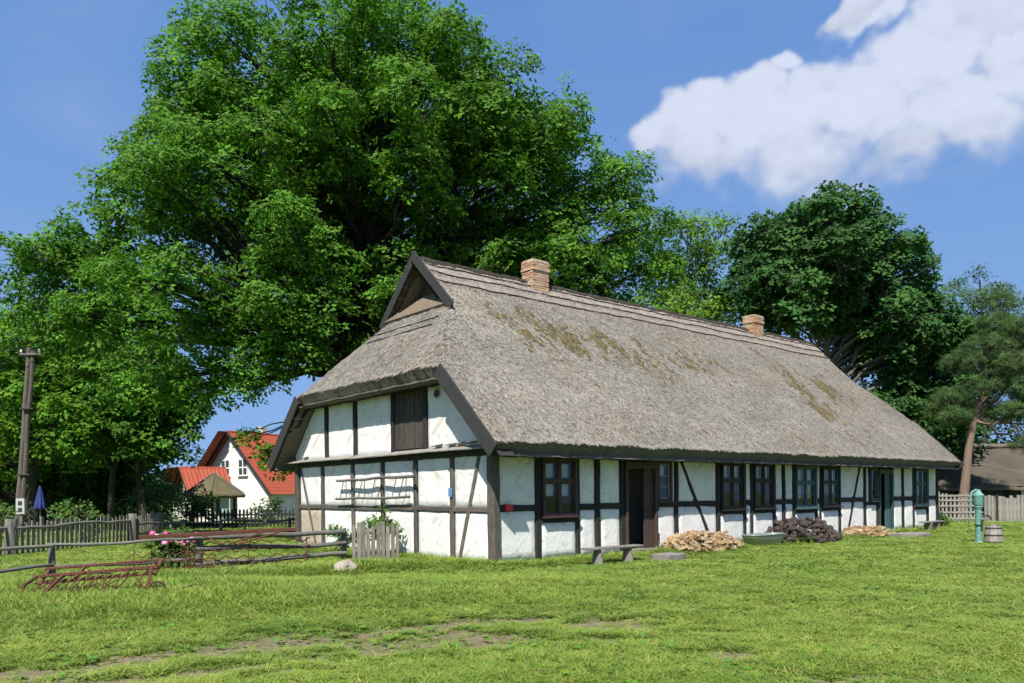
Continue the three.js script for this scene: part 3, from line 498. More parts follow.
    const q0 = at(0), q1 = at(1); part('far_barge_board', bar(V(HX1 + .03, q0.y, q0.z), V(HX1 + .03, q1.y, q1.z), .3, .05, V(0, 1, s), .006), M.blackBoard, roof);
  }

  // chimneys of separate bricks
  const bricks = [[.42, .23, .14], [.46, .28, .17], [.36, .20, .13], [.52, .36, .24], [.40, .27, .19], [.46, .36, .27]].map(k => std(col(...k), { bumpMap: metre(grainBump, .2, .2), bumpScale: .006 }));
  const mortar = std(col(.46, .43, .39));
  const bg = {}; const brickGeo = (a, b) => bg[a.toFixed(2) + b.toFixed(2)] ??= (() => { const g0 = box(a, .062, b), p = g0.attributes.position; for (let i = 0; i < p.count; i++) { p.setX(i, p.getX(i) + .004 * n3(p.getX(i) * 9, p.getY(i) * 40, p.getZ(i) * 9)); p.setZ(i, p.getZ(i) + .004 * n3(p.getX(i) * 9 + 3, p.getY(i) * 40, p.getZ(i) * 9)); } return g0; })();
  for (const [cx, cz, wx, wz, y0, y1, collar] of [[5.5, -4.68, .66, .5, 7.3, 8.62, 8.28], [17.3, -4.7, .66, .5, 7.4, 8.55, 8.22]]) {
    const ch = group('chimney', roof); part('mortar_core', box(wx - .03, y1 - y0, wz - .03, cx, (y0 + y1) / 2, cz), mortar, ch);
    let row = 0; for (let y = y0; y < y1 - .03; y += .076, row++) {
      const out = y > collar && y < collar + .08 ? .035 : y > collar ? .015 : 0, X = wx / 2 + out, Z = wz / 2 + out, o = row % 2;
      const lay1 = (a, b, x, z) => { const m = part('brick', brickGeo(a, b), pick(bricks), ch); m.position.set(cx + x + rr(-.004, .004), y + .035, cz + z + rr(-.004, .004)); m.rotation.y = rr(-.02, .02); };
      for (const s of [-1, 1]) {
        const L = 2 * X - (o ? 0 : .24), n = o ? 3 : 2; for (let k = 0; k < n; k++) lay1(L / n - .012, .115, -L / 2 + (k + .5) * L / n, s * (Z - .055));
        const L2 = 2 * Z - (o ? .24 : 0), n2 = o ? 1 : 2; for (let k = 0; k < n2; k++) lay1(.115, L2 / n2 - .012, s * (X - .055), -L2 / 2 + (k + .5) * L2 / n2);
      }
    }
    part('flue', box(wx - .3, .02, wz - .26, cx, y1 + .02, cz), M.dark, ch);
  }
}

// hay rack hung on the gable
{
  const k = thing('hay_rack', 'weathered wooden hay rack ladder hung on the white gable wall', 'hay rack', [CORNER.x, 0, CORNER.z], TH), x = -.14;
  part('pole', pole(V(x - .05, 1.92, -6.8), V(x - .05, 1.96, -2.85), .035, .04, 7, .03), M.greyWood[2], k); part('pole', pole(V(x, 1.41, -6.95), V(x, 1.46, -3.15), .035, .035, 7, .03), M.greyWood[2], k);
  for (let i = 0; i < 11; i++) { const z = -6.7 + i * .34, d = i % 3 === 1 ? .0 : .22; part('rung', pole(V(x, 1.43, z), V(x - .05, 1.92, z + d + .08), .012, .012, 5, .01), M.greyWood[0], k); }
  for (const z of [-6.2, -4.67, -3.1]) part('bracket', bar(V(.0, 1.94, z), V(x - .05, 1.94, z), .04, .04, LY, .002), M.gableTimber[0], k);
}

// ---------------------------------------------------------------- trees
const leafGeo = (n, L, wd, spread) => { // a spray of folded leaves round a twig end, +y is its lit side
  const pos = [], idx = [];
  for (let k = 0; k < n; k++) {
    const a = k / n * 6.283 * 2.4 + R(), q = spread * Math.sqrt((k + .5) / n), tilt = rr(-.5, .35), roll = rr(-.6, .6), l = L * rr(.75, 1.2), w = wd * rr(.8, 1.2);
    const d = V(Math.cos(a) * Math.cos(tilt), Math.sin(tilt), Math.sin(a) * Math.cos(tilt)), s = V(-Math.sin(a), roll, Math.cos(a)).normalize(), o = V(Math.cos(a) * q * .7, rr(-.25, .25) * spread, Math.sin(a) * q * .7), up = d.clone().cross(s);
    const b = pos.length / 3, P = (t, f, h) => { const p = o.clone().addScaledVector(d, l * t).addScaledVector(s, w * f).addScaledVector(up, h * w); pos.push(p.x, p.y, p.z); };
    P(0, 0, 0); P(.42, -1, .28); P(.42, 1, .28); P(1, 0, -.15); P(.45, 0, 0); idx.push(b, b + 1, b + 4, b, b + 4, b + 2, b + 1, b + 3, b + 4, b + 4, b + 3, b + 2);
  }
  const g = new THREE.BufferGeometry(); g.setAttribute('position', new THREE.Float32BufferAttribute(pos, 3)); g.setIndex(idx); g.computeVertexNormals(); return g;
};
const needleGeo = (() => { const pos = [], idx = []; for (let k = 0; k < 34; k++) { const a = R() * 6.283, t = rr(-.25, 1.1), d = V(Math.cos(a) * Math.cos(t), Math.sin(t), Math.sin(a) * Math.cos(t)), s = V(-Math.sin(a), 0, Math.cos(a)), b = pos.length / 3, o = V(rr(-.12, .12), rr(-.05, .08), rr(-.12, .12)); for (const [u, f] of [[0, -1], [0, 1], [1, 0]]) { const p = o.clone().addScaledVector(d, .2 * u * rr(.8, 1.1)).addScaledVector(s, .009 * f); pos.push(p.x, p.y, p.z); } idx.push(b, b + 1, b + 2); } const g = new THREE.BufferGeometry(); g.setAttribute('position', new THREE.Float32BufferAttribute(pos, 3)); g.setIndex(idx); g.computeVertexNormals(); return g; })();
const leafMat = () => new THREE.MeshPhysicalMaterial({ color: col(1, 1, 1), roughness: .8, specularIntensity: .2, transmission: .5, thickness: 0, side: THREE.DoubleSide });
const LM = leafMat(), GEO = { oak: leafGeo(10, .17, .055, .24), ash: leafGeo(9, .20, .045, .28), maple: leafGeo(8, .24, .10, .30), bush: leafGeo(9, .12, .04, .16), needle: needleGeo };
// blobs: foliage clumps [x, y, z, rx, ry] in world metres; every clump hangs on a limb that leaves the trunk
function crown(parent, base, blobs, geo, per, scale, tone, spreadTone = .3, gap = .0, voids = []) {
  const list = [], ux = V(0, 1, 0), m4 = new THREE.Matrix4();
  for (const [bx, by, bz, rx, ry] of blobs) {
    const n = Math.round(per * rx * rx * (ry / rx * .5 + .5)), ph = R() * 40, bt = 1 + rr(-.12, .12);
    for (let k = 0; k < n; k++) {
      const d = V(rr(-1, 1), rr(-1, 1), rr(-1, 1)); if (d.lengthSq() > 1 || d.lengthSq() < .02) { k -= .5; continue; } d.normalize();
      if (d.y < -.25 && R() < .55) continue;
      const wob = 1 + .38 * n3(d.x * 1.9 + ph, d.y * 1.9, d.z * 1.9) + .22 * n3(d.x * 4.5, d.y * 4.5 + ph, d.z * 4.5), rad = (.40 + .60 * Math.sqrt(R())) * wob;
      const p = V(bx + d.x * rx * rad, by + d.y * ry * rad, bz + d.z * rx * rad);
      if (gap && n3(p.x * .55 + 3, p.y * .55, p.z * .55) > gap) continue;
      if (voids.some(v => ((p.x - v[0]) / v[2]) ** 2 + ((p.y - v[1]) / v[2]) ** 2 + .35 * n3(p.x * 2, p.y * 2, p.z * 2) < 1)) continue;
      const nn = V(d.x * .55 + rr(-.55, .55), .62 + d.y * .35 + rr(-.3, .4), d.z * .55 + rr(-.55, .55)).normalize();
      dummy.position.copy(p).sub(base); dummy.quaternion.setFromUnitVectors(ux, nn); dummy.rotateY(R() * 6.283); dummy.scale.setScalar(scale * rr(.7, 1.25)); dummy.updateMatrix();
      const f = bt * (1 + rr(-spreadTone, spreadTone)), y = rr(-.12, .14); tint.setRGB(tone[0] * f * (1 + y), tone[1] * f, tone[2] * f * (1 - y)); list.push([dummy.matrix.clone(), tint.clone()]);
    }
  }
  return scatter('crown', geo, LM, list, parent);
}
function limbs(parent, base, trunkPts, trunkRad, blobs, mat, thick = .5, from = .35, twigs = 3) {
  const geos = [stem(trunkPts.map(p => p.clone().sub(base)), trunkRad, 12, .22)];
  const L = [0]; for (let i = 1; i < trunkPts.length; i++) L.push(L[i - 1] + trunkPts[i].distanceTo(trunkPts[i - 1]));
  const along = s => { s = clamp(s, 0, L[L.length - 1]); let i = 1; while (i < L.length - 1 && L[i] < s) i++; const t = (s - L[i - 1]) / (L[i] - L[i - 1]); return [trunkPts[i - 1].clone().lerp(trunkPts[i], t), lerp(trunkRad[i - 1], trunkRad[i], t)]; };
  for (const [x, y, z, rx, ry] of blobs) {
    const c = V(x, y, z), reach = Math.hypot(x - trunkPts[0].x, z - trunkPts[0].z), top = L[L.length - 1];
    const [a, ra] = along(rx < .7 ? y - trunkPts[0].y + .9 : clamp((y - trunkPts[0].y) - reach * .55 - rr(.2, 1.2), top * from, top * .97));
    const mid = a.clone().lerp(c, .5).add(V(rr(-.4, .4), reach * .07 + rr(-.3, .3), rr(-.4, .4))), pts = [], rad = [], r0 = Math.min(ra * .7, .035 + thick * .03 * a.distanceTo(c), rx < .7 ? .018 : .03 + rx * .16);
    for (let i = 0; i <= 9; i++) { const t = i / 9, p = a.clone().multiplyScalar((1 - t) ** 2).addScaledVector(mid, 2 * t * (1 - t)).addScaledVector(c, t * t).add(V(n3(x, t * 4, 1), n3(y, t * 4, 2), n3(z, t * 4, 3)).multiplyScalar((rx < .7 ? .2 : Math.min(1.1, .12 * reach + .25)) * Math.sin(Math.PI * t))); pts.push(p.sub(base)); rad.push(lerp(r0, .022, t ** .8)); }
    geos.push(stem(pts, rad, 6, .15, false));
    for (let k = 0; k < twigs; k++) { const s = pts[5 + Math.floor(R() * 4)], e = c.clone().sub(base).add(V(rr(-1, 1) * rx * .8, rr(-.5, .9) * ry * .8, rr(-1, 1) * rx * .8)), h = s.clone().lerp(e, .5).add(V(0, rr(-.1, .25), 0)); geos.push(stem([s, h, e], [.03, .02, .008], 5, 0, false)); }
  }
  return part('trunk', merge(geos), mat, parent);
}
// clumps spread through a few large ellipsoids [x, y, z, rx, ry, rz], mostly near the outside
function fill(ells, n, r0, r1, flat, apart) {
  const out = []; let guard = 0; const tot = ells.reduce((s, e) => s + e[3] * e[4] + e[3] * e[5] + e[4] * e[5], 0);
  while (out.length < n && guard++ < n * 60) {
    let q = R() * tot, e = ells[0]; for (const k of ells) { q -= k[3] * k[4] + k[3] * k[5] + k[4] * k[5]; if (q <= 0) { e = k; break; } }
    const d = V(rr(-1, 1), rr(-1, 1), rr(-1, 1)); if (d.lengthSq() > 1) continue; d.normalize(); const s = Math.pow(R(), .38) * .93, p = [e[0] + d.x * e[3] * s, e[1] + d.y * e[4] * s, e[2] + d.z * e[5] * s];
    if (out.some(o => Math.hypot(o[0] - p[0], (o[1] - p[1]) * 1.3, o[2] - p[2]) < apart)) continue;
    const r = rr(r0, r1); out.push([...p, r, r * flat]);
  }
  return out;
}
function tree(name, label, x, z, ht, r, ells, o) {
  const base = V(x, GROUND - .05, z), t = thing(name, label, o.category || 'tree', [x, base.y, z], 0, o.group);
  const blobs = [...fill(ells, o.n, o.r0, o.r1, o.flat ?? .75, o.apart), ...(o.extra || [])];
  const k = o.lean || [0, 0], P = [], Q = []; for (let i = 0; i <= 10; i++) { const s = i / 10; P.push(V(x + k[0] * s + .25 * n3(s * 3, x, 1) * s * 2, base.y + ht * s, z + k[1] * s + .25 * n3(s * 3, 4, z) * s * 2)); Q.push(i ? lerp(r, r * .22, s ** .9) : r * 1.35); }
  limbs(t, base, P, Q, blobs, o.bark || M.bark, o.thick, o.from, o.twigs ?? 3); crown(t, base, blobs, o.geo, o.per, o.scale, o.tone, o.vary, o.gap, o.voids);
  return t;
}
// the great oak behind the gable
tree('oak_tree', 'huge spreading oak with dark trunk rising behind the cottage gable', -5.7, -31, 15.5, .62, [[-5.9, 15.0, -30.5, 7.0, 5.4, 5.8], [-9.8, 11.0, -28, 4.7, 3.7, 4.0], [-.8, 13.6, -32, 4.7, 4.2, 4.2], [2.6, 11.8, -32.5, 3.6, 3.4, 3.4], [3.9, 10.6, -33, 2.7, 3.0, 2.8], [-.4, 10.4, -31, 4.0, 1.8, 2.6], [-10.6, 8.3, -27, 3.9, 1.6, 2.6], [-15, 8.9, -28, 2.7, 2.3, 2.6], [-10.4, 16.0, -30, 3.0, 3.0, 3.0], [-5.6, 8.8, -30, 4.0, 2.2, 2.6], [-8.7, 8.0, -28, 2.8, 1.7, 2.2]],
  { n: 216, r0: 1.0, r1: 1.7, flat: .7, apart: 1.5, gap: .3, geo: GEO.oak, per: 235, scale: .88, tone: [.105, .26, .02], vary: .42, bark: M.oakBark, thick: .75, from: .42, twigs: 3, voids: [[-5.0, 10.9, .95], [-6.6, 11.6, .6], [-8.6, 14.4, .5], [-8.1, 11.2, .6], [-9.3, 9.2, .6], [-11.3, 8.4, .5], [-4.4, 13.4, .5], [-3.0, 15.6, .4], [-12.4, 11.6, .4]],
    extra: [[-7.9, 2.55, -27, .55, .4], [-8.3, 3.0, -27, .5, .35], [-8.9, 3.5, -27, .5, .35], [-7.3, 2.5, -26.8, .4, .3], [-11.2, 5.2, -27, 1.3, .8], [-10.2, 5.6, -26.8, 1.2, .7], [-9.2, 5.9, -26.8, 1.1, .7], [-8.3, 6.5, -26.8, 1.1, .6], [-12.4, 5.0, -27, 1.3, .8], [-7.4, 7.1, -27, 1, .6], [-13.6, 5.6, -27.5, 1.4, .9], [-10.9, 6.6, -26.2, 1.3, .8], [-14.4, 10.8, -28, 1.5, 1.1], [-13.4, 12.2, -28.2, 1.5, 1.1], [-15.6, 10.0, -28, 1.4, 1.0], [-12.6, 13.6, -28.6, 1.3, 1.0], [-7.2, 6.2, -27.2, 1.1, .65], [-8.2, 5.5, -27, 1.0, .6], [-9.3, 5.0, -26.8, 1.0, .6], [-6.3, 7.0, -27.4, 1.1, .7]] });
// the tree at the oak's right shoulder, then those beyond the ridge, left to right
tree('ash_tree', 'light green airy ash tree showing between the oak and the far chimney', 12.2, -50, 16, .26, [[11.6, 16.6, -50, 2.6, 3.4, 2.6], [10.4, 12.8, -50, 3.4, 2.8, 2.8], [13.2, 12.5, -50.4, 1.6, 2.4, 2]], { n: 42, r0: .9, r1: 1.4, flat: .7, apart: 1.25, geo: GEO.ash, per: 62, scale: 1.5, tone: [.16, .32, .03], twigs: 4, from: .35, bark: M.bark });
tree('alder_tree', 'tall dark green alder with forked trunks behind the far chimney', 18.6, -47, 15.5, .34, [[18.4, 15.2, -47, 5.0, 3.7, 4.2], [16.2, 12.6, -46.5, 3.6, 2.6, 3.2], [21.3, 13.0, -47.5, 3.6, 3.6, 3.4], [22.4, 10.2, -47, 2.8, 2.2, 2.4], [24.0, 11.2, -47, 2.6, 2.4, 2.4], [15.0, 13.4, -46.5, 2.4, 2.0, 2.2]], { n: 108, r0: .95, r1: 1.5, flat: .72, apart: 1.35, geo: GEO.maple, per: 110, scale: 1.0, gap: .36, tone: [.055, .155, .032], twigs: 5, from: .25, thick: .9, bark: std(col(.22, .19, .16), { map: wM }) });
tree('alder_tree', 'dark green leafy alder between the cottage roof end and the pine', 24.6, -48, 9.5, .26, [[24.2, 8.6, -48, 3.4, 3.4, 3], [25.8, 10.0, -48.5, 2.0, 2.0, 2], [22.4, 5.4, -47, 2.6, 2.4, 2.4], [26.4, 5.6, -49, 2.4, 2.8, 2.2]], { n: 66, r0: .85, r1: 1.3, flat: .75, apart: 1.15, geo: GEO.maple, per: 105, scale: 1.0, tone: [.055, .15, .03], from: .2 });
tree('poplar_tree', 'tall thin grey green poplar at the right edge behind the pine', 32.5, -55, 16, .24, [[32.2, 13.4, -55, 2.6, 3.2, 2.4], [34.6, 12.2, -55, 2.8, 3.2, 2.4], [31.0, 9.2, -55, 2.0, 2.6, 2.2], [34, 8.0, -55.4, 3, 3, 2.6]], { n: 70, r0: .7, r1: 1.15, flat: .8, apart: 1.0, geo: GEO.ash, per: 95, scale: 1.0, tone: [.10, .19, .055], gap: .36, twigs: 4 });
{ // the pine beside the fence
  const base = V(23.7, GROUND, -42), t = thing('pine_tree', 'leaning pine with orange brown trunk beside the thatched barn', 'tree', [base.x, base.y, base.z]);
  const P = [V(23.6, GROUND, -42), V(23.75, 1.5, -42), V(24.0, 3.6, -42), V(24.3, 5.3, -42), V(24.9, 6.7, -42.1), V(25.5, 8.6, -42.2), V(25.9, 11.4, -42.3)], Q = [.24, .21, .19, .165, .135, .10, .04];
  const pads = [[25.9, 11.2, -42.3, .8, .4], [25.4, 10.3, -42.0, 1.0, .4], [26.8, 10.0, -42.4, 1.1, .4], [24.9, 9.2, -41.8, 1.1, .42], [26.2, 9.0, -42.6, 1.1, .42], [27.6, 8.9, -42, 1.0, .4], [24.1, 8.0, -42.3, 1.1, .4], [25.6, 7.9, -41.4, 1.2, .42], [27.0, 7.7, -42.3, 1.2, .42], [24.5, 6.9, -41.6, 1.1, .4], [23.2, 6.2, -42.2, 1.1, .38], [26.2, 6.6, -41.6, 1.2, .42], [27.8, 6.4, -42, 1.2, .4], [23.1, 5.2, -41.8, .9, .34], [25.7, 5.6, -41.4, 1.0, .36], [27.0, 5.3, -41.6, 1.1, .38], [24.2, 5.9, -43, 1.0, .38], [26.5, 3.6, -41.2, .8, .28], [27.6, 3.3, -41, .9, .3], [27.7, 1.9, -40.8, .8, .3], [28.2, 4.6, -41.6, 1.1, .36], [22.4, 5.7, -42, .7, .3]];
  for (const p of pads) { p[4] *= rr(1.3, 2.0); p[3] *= rr(.8, 1.15); p[1] += rr(-.25, .25); }
  limbs(t, base, P, Q, pads, M.pineBark, .3, .45, 3); crown(t, base, pads, GEO.needle, 330, 1.15, [.10, .18, .055], .3);
}
// the yard's trees at the left edge
const left = 'trees behind the picket fence at the left';
tree('maple_tree', 'bright green maple at the left edge behind the utility pole', -22.5, -37.5, 9.5, .24, [[-22.4, 7.4, -37.5, 4.0, 3.6, 3], [-20.6, 5.0, -36.8, 3.0, 2.2, 2.2], [-24.6, 3.4, -37, 2.4, 2.4, 2]], { n: 52, r0: .85, r1: 1.35, flat: .7, apart: 1.15, geo: GEO.oak, per: 120, scale: 1.15, tone: [.135, .29, .022], group: left });
tree('maple_tree', 'slender leafy tree standing right of the blue parasol with bare lower trunk', -18.6, -37, 8.4, .17, [[-18.4, 7.4, -37, 3.2, 2.6, 2.6], [-19, 5, -36.4, 2.2, 1.2, 1.8]], { n: 34, r0: .85, r1: 1.3, flat: .65, apart: 1.15, geo: GEO.oak, per: 120, scale: 1.15, tone: [.115, .27, .02], group: left, lean: [.6, 0] });
tree('maple_tree', 'tree with crooked trunk nearest the gazebo, low shaded boughs', -17.2, -37.5, 7.6, .2, [[-17.0, 6.2, -37.5, 2.5, 2.2, 2.2], [-16.6, 4.2, -37, 1.7, 1.2, 1.4]], { n: 34, r0: .8, r1: 1.3, flat: .65, apart: 1.1, geo: GEO.oak, per: 120, scale: 1.15, tone: [.09, .225, .02], group: left, lean: [-.8, 0] });
tree('linden_tree', 'dense dark linden filling the background behind the slender maples', -26, -44, 10, .3, [[-25, 6, -44, 5.0, 5, 3], [-31, 5, -43, 4, 4.2, 3], [-22.6, 3.4, -45, 2.0, 2.2, 2.2]], { n: 78, r0: 1.1, r1: 1.7, flat: .8, apart: 1.4, geo: GEO.maple, per: 60, scale: 1.4, tone: [.06, .16, .016], from: .12 });
const bush = (label, x, z, w, h, tone, o = {}) => {
  const base = V(x, GROUND, z), t = thing(o.name || 'shrub', label, o.category || 'shrub', [x, GROUND, z], 0, o.group), bl = fill([[x, GROUND + h * .55, z, w * .5, h * .45, w * .45]], o.n || 9, w * .2, w * .3, .8, w * .17);
  limbs(t, base, [base.clone(), base.clone().add(V(.02, h * .3, 0)), base.clone().add(V(.04, h * .6, .02))], [.03, .025, .015], bl, M.bark, .2, .1, 1); crown(t, base, bl, o.geo || GEO.bush, o.per || 260, o.scale || 1, tone, .3); return t;
};
bush('leafy bush below the meter box at the left edge', -20.6, -31.2, 1.6, 1.5, [.10, .20, .03], { per: 150, scale: 1.3 });
bush('round bush behind the fence right of the blue parasol', -15.9, -29.6, 1.6, 1.6, [.11, .22, .035], { per: 190, scale: 1.1 });
bush('pale young spruce with level boughs left of the gazebo', -17.4, -39, 2.6, 2.4, [.13, .23, .07], { per: 100, scale: 1.4 });
bush('climbing roses growing in front of the gazebo', -17.4, -44, 2.2, 1.9, [.08, .17, .03], { per: 120, scale: 1.4 });
bush('small bush beside the red roofed house wall', -14.6, -48, 1.8, 1.7, [.07, .14, .03], { per: 120, scale: 1.3 });
bush('fresh green lilac shoot against the white gable behind the small gate', -3.15, -19.6, .85, 1.55, [.13, .25, .04], { per: 420, scale: .8, n: 8 });
bush('tall nettles beside the last post of the rail fence', -4.15, -19.7, .7, 1.05, [.10, .22, .04], { per: 420, scale: .75, n: 7 });
bush('low weeds at the cottage far corner by the lattice fence', 17.35, -32.5, .9, .55, [.09, .2, .035], { per: 240, scale: 1 });
bush('dark hedge behind the barn at the right edge', 36, -62, 9, 6, [.05, .12, .03], { per: 20, scale: 2.2, n: 16 });
bush('dark hedge between the alders and the barn', 27, -57, 10, 6, [.055, .13, .03], { per: 20, scale: 2.2, n: 18 });
bush('far green hedge behind the cottage ridge', 12, -60, 12, 6, [.07, .15, .035], { per: 18, scale: 2.2, n: 18 });

// ---------------------------------------------------------------- fences
const picketGeo = (w, h, t, pointed) => { const s = new THREE.Shape(); s.moveTo(-w / 2, 0); s.lineTo(w / 2, 0); s.lineTo(w / 2, h - (pointed ? w * .5 : .01)); s.lineTo(pointed ? 0 : w * .38, h); if (!pointed) s.lineTo(-w * .38, h); s.lineTo(-w / 2, h - (pointed ? w * .5 : .01)); const g = new THREE.ExtrudeGeometry(s, { depth: t, bevelEnabled: false }); return boxUV(g.index ? g.toNonIndexed() : g); };
const pickets = [picketGeo(.12, .96, .025), picketGeo(.11, .92, .025), picketGeo(.13, 1.0, .025)];
function picketRun(t, base, a, b, step, geos, mats, wob = .03, top = 1) {
  const L = Math.hypot(b[0] - a[0], b[1] - a[1]), turn = Math.atan2(-(b[1] - a[1]), b[0] - a[0]);
  for (let d = step / 2; d < L; d += step) { const k = d / L, x = lerp(a[0], b[0], k), z = lerp(a[1], b[1], k), m = part('picket', pick(geos), pick(mats), t); m.position.set(x - base[0], rr(-.03, .03), z - base[1]); m.rotation.set(0, turn + rr(-.03, .03), rr(-wob, wob)); m.scale.set(rr(.85, 1.1), top * rr(.95, 1.05), 1); }
}
const P3 = (b, x, y, z) => V(x - b[0], y - GROUND, z - b[1]);
function splitRails(t, b, posts, heights, r = .045, ph = .95, mats = M.greyWood) {
  posts.forEach(([x, z, h]) => part('post', pole(P3(b, x, GROUND - .2, z), P3(b, x + rr(-.03, .03), GROUND + (h ?? ph), z), .075, .065, 8, .02), pick(mats), t));
  for (let i = 0; i < posts.length - 1; i++) heights.forEach(h => part('rail', pole(P3(b, posts[i][0] - .06, h + rr(-.04, .04), posts[i][1] + .08), P3(b, posts[i + 1][0] + .06, h + rr(-.04, .04), posts[i + 1][1] + .08), r * rr(.85, 1.15), r * rr(.75, 1), 8, .055), pick(mats), t));
}
{
  let b = [-13.8, -25]; const f = thing('picket_fence', 'grey picket fence with a long crooked rail at the left edge', 'fence', [b[0], GROUND, b[1]]);
  picketRun(f, b, [-14.35, -20], [-13.45, -28.2], .215, pickets, M.fenceWood);
  for (const [p, q] of [[[-14.3, -20], [-14.1, -22.3]], [[-14.1, -22.3], [-13.5, -28.1]]]) part('rail', pole(P3(b, p[0] + .14, .66, p[1]), P3(b, q[0] + .14, .70, q[1]), .05, .045, 8, .08), M.greyWood[1], f);
  for (const [x, z] of [[-13.95, -22.2], [-13.35, -28.1]]) part('post', pole(P3(b, x, -.3, z), P3(b, x, .95, z), .13, .12, 9, .02), M.greyWood[1], f);
  b = [-12, -33]; const g = thing('rail_fence', 'low rail fence with short posts crossing in front of the gazebo', 'fence', [b[0], GROUND, b[1]]);
  splitRails(g, b, [[-13.3, -28.4, .9], [-13.2, -31, .85], [-13.05, -31.6, .7], [-11.7, -32.2, .6], [-10.9, -32.6, .75], [-9.2, -33, .7], [-8.6, -33.1, .7]], [.12, .52], .05);
  b = [-13.4, -31]; const w = thing('picket_fence', 'worn pale picket fence left of the gazebo rails', 'fence', [b[0], GROUND, b[1]]); picketRun(w, b, [-13.7, -28.6], [-14.6, -33.5], .26, pickets, M.fenceWood);
  part('rail', bar(P3(b, -13.75, .3, -28.6), P3(b, -14.65, .3, -33.5), .08, .04, LY, .01), M.fenceWood[0], w);
  b = [-13, -40]; const k = thing('picket_fence', 'black pointed picket fence in front of the red roofed house', 'fence', [b[0], GROUND, b[1]]); picketRun(k, b, [-16.4, -40], [-9.6, -40.2], .19, [picketGeo(.1, .98, .022, 1), picketGeo(.09, .93, .022, 1)], [M.darkFence], .02);
  for (const y of [.15, .6]) part('rail', bar(P3(b, -16.4, y, -40.05), P3(b, -9.6, y, -40.25), .08, .04, LY, .004), M.darkFence, k);
  b = [-7, -15.8]; const r = thing('rail_fence', 'weathered pole fence across the left lawn behind the rusty machines', 'fence', [b[0], GROUND, b[1]]);
  splitRails(r, b, [[-9.9, -13.9, .72], [-8.98, -15.6, .68], [-6.53, -16.69, .72]], [.6, .2], .034);
  splitRails(r, b, [[-6.53, -16.69, .72], [-3.9, -18.52, .82]], [.66, .42, .15, -.02], .055);
  b = [-3.1, -18.2]; const q = thing('garden_gate', 'small weathered picket gate leaning by the gable wall', 'gate', [b[0], GROUND, b[1]]);
  picketRun(q, b, [-3.62, -17.95], [-2.62, -18.39], .112, [picketGeo(.085, .92, .022), picketGeo(.09, .97, .022), picketGeo(.08, .86, .022)], M.fenceWood, .02);
  for (const y of [.2, .65]) part('rail', bar(P3(b, -3.6, y, -18.02), P3(b, -2.6, y, -18.44), .07, .03, LY, .006), M.fenceWood[1], q);
  // right: lattice fence, then close boards
  b = [21, -38]; const l = thing('lattice_fence', 'pale lattice picket fence beyond the far cottage corner', 'fence', [b[0], GROUND, b[1]]);
  picketRun(l, b, [19.7, -38.2], [22.05, -37.5], .17, [picketGeo(.09, 1.4, .025), picketGeo(.09, 1.36, .025)], [M.fenceWood[2], M.paleWood], .015);
  for (const y of [.12, .42, .72, .98, 1.2]) part('rail', bar(P3(b, 19.7, y, -38.16), P3(b, 22.05, y, -37.46), .09, .03, LY, .004), M.paleWood, l);
  b = [24, -36.9]; const c = thing('board_fence', 'close board fence of pale grey planks behind the water pump', 'fence', [b[0], GROUND, b[1]]);
  picketRun(c, b, [22.1, -37.48], [28.5, -35.6], .15, [picketGeo(.142, 1.25, .03), picketGeo(.142, 1.22, .03)], [M.fenceWood[2], M.fenceWood[0], M.paleWood], .006);
  for (const y of [.2, .9]) part('rail', bar(P3(b, 22.1, y, -37.56), P3(b, 28.5, y, -35.68), .09, .05, LY, .003), M.fenceWood[1], c);
  part('post', bar(P3(b, 22.6, -.2, -37.28), P3(b, 22.6, 1.25, -37.28), .09, .06, LX, .003), M.timber[1], c);
}

// ---------------------------------------------------------------- things by the front wall
const hp = (x, z) => { const p = hw(x, GROUND, z); return [p.x, p.y, p.z]; };
function bench(label, x, z, L, leg) {
  const t = thing('bench', label, 'bench', hp(x, z), TH);
  part('seat', bar(V(-L / 2, .37, 0), V(L / 2, .37, 0), .28, .045, LZ, .004), M.greyWood[1], t);
  for (const s of [-1, 1]) part('leg', leg === 'stone' ? (() => { const g = new THREE.CylinderGeometry(.1, .17, .37, 9, 2); const p = g.attributes.position; for (let i = 0; i < p.count; i++) p.setX(i, p.getX(i) * .75 + .03 * n3(p.getY(i) * 6, i, s)); g.computeVertexNormals(); return g.translate(s * L * .28, .16, 0); })() : bar(V(s * L * .22, -.03, 0), V(s * L * .22, .35, 0), .14, .24, LX, .004), leg === 'stone' ? M.stone : M.greyWood[0], t);
}
bench('low plank bench on two grey stone stubs left of the brown door', 2.25, 1.4, 1.75, 'stone'); bench('low plank bench near the far cottage corner right of the teal door', 20.6, .75, 1.7, 'wood');
function slab(label, x, z, w, h, d, turn, seed, name = 'flat_stone', mat = M.stone) {
  const g = new THREE.BoxGeometry(w, h, d, 8, 3, 6), p = g.attributes.position; for (let i = 0; i < p.count; i++) { const X = p.getX(i), Y = p.getY(i), Z = p.getZ(i), k = 1 - .16 * (Math.abs(X / w * 2) ** 6 + Math.abs(Z / d * 2) ** 6) * .6 + .09 * n3(X * 3 + seed, Y * 3, Z * 3); p.setXYZ(i, X * k, Y * (k + .12 * n3(X * 4, seed, Z * 4)), Z * k); }
  g.computeVertexNormals(); boxUV(g); return solo(name, label, 'stone', g, mat, [hp(x, z)[0], GROUND + h * .32, hp(x, z)[2]], TH + turn);
}
slab('flat grey doorstep slab lying in the grass before the brown door', 3.75, 1.75, 1.0, .2, .6, .15, 3); slab('pale concrete slab in the grass before the teal door', 16.6, 1.7, 1.6, .16, 1.1, .1, 9);
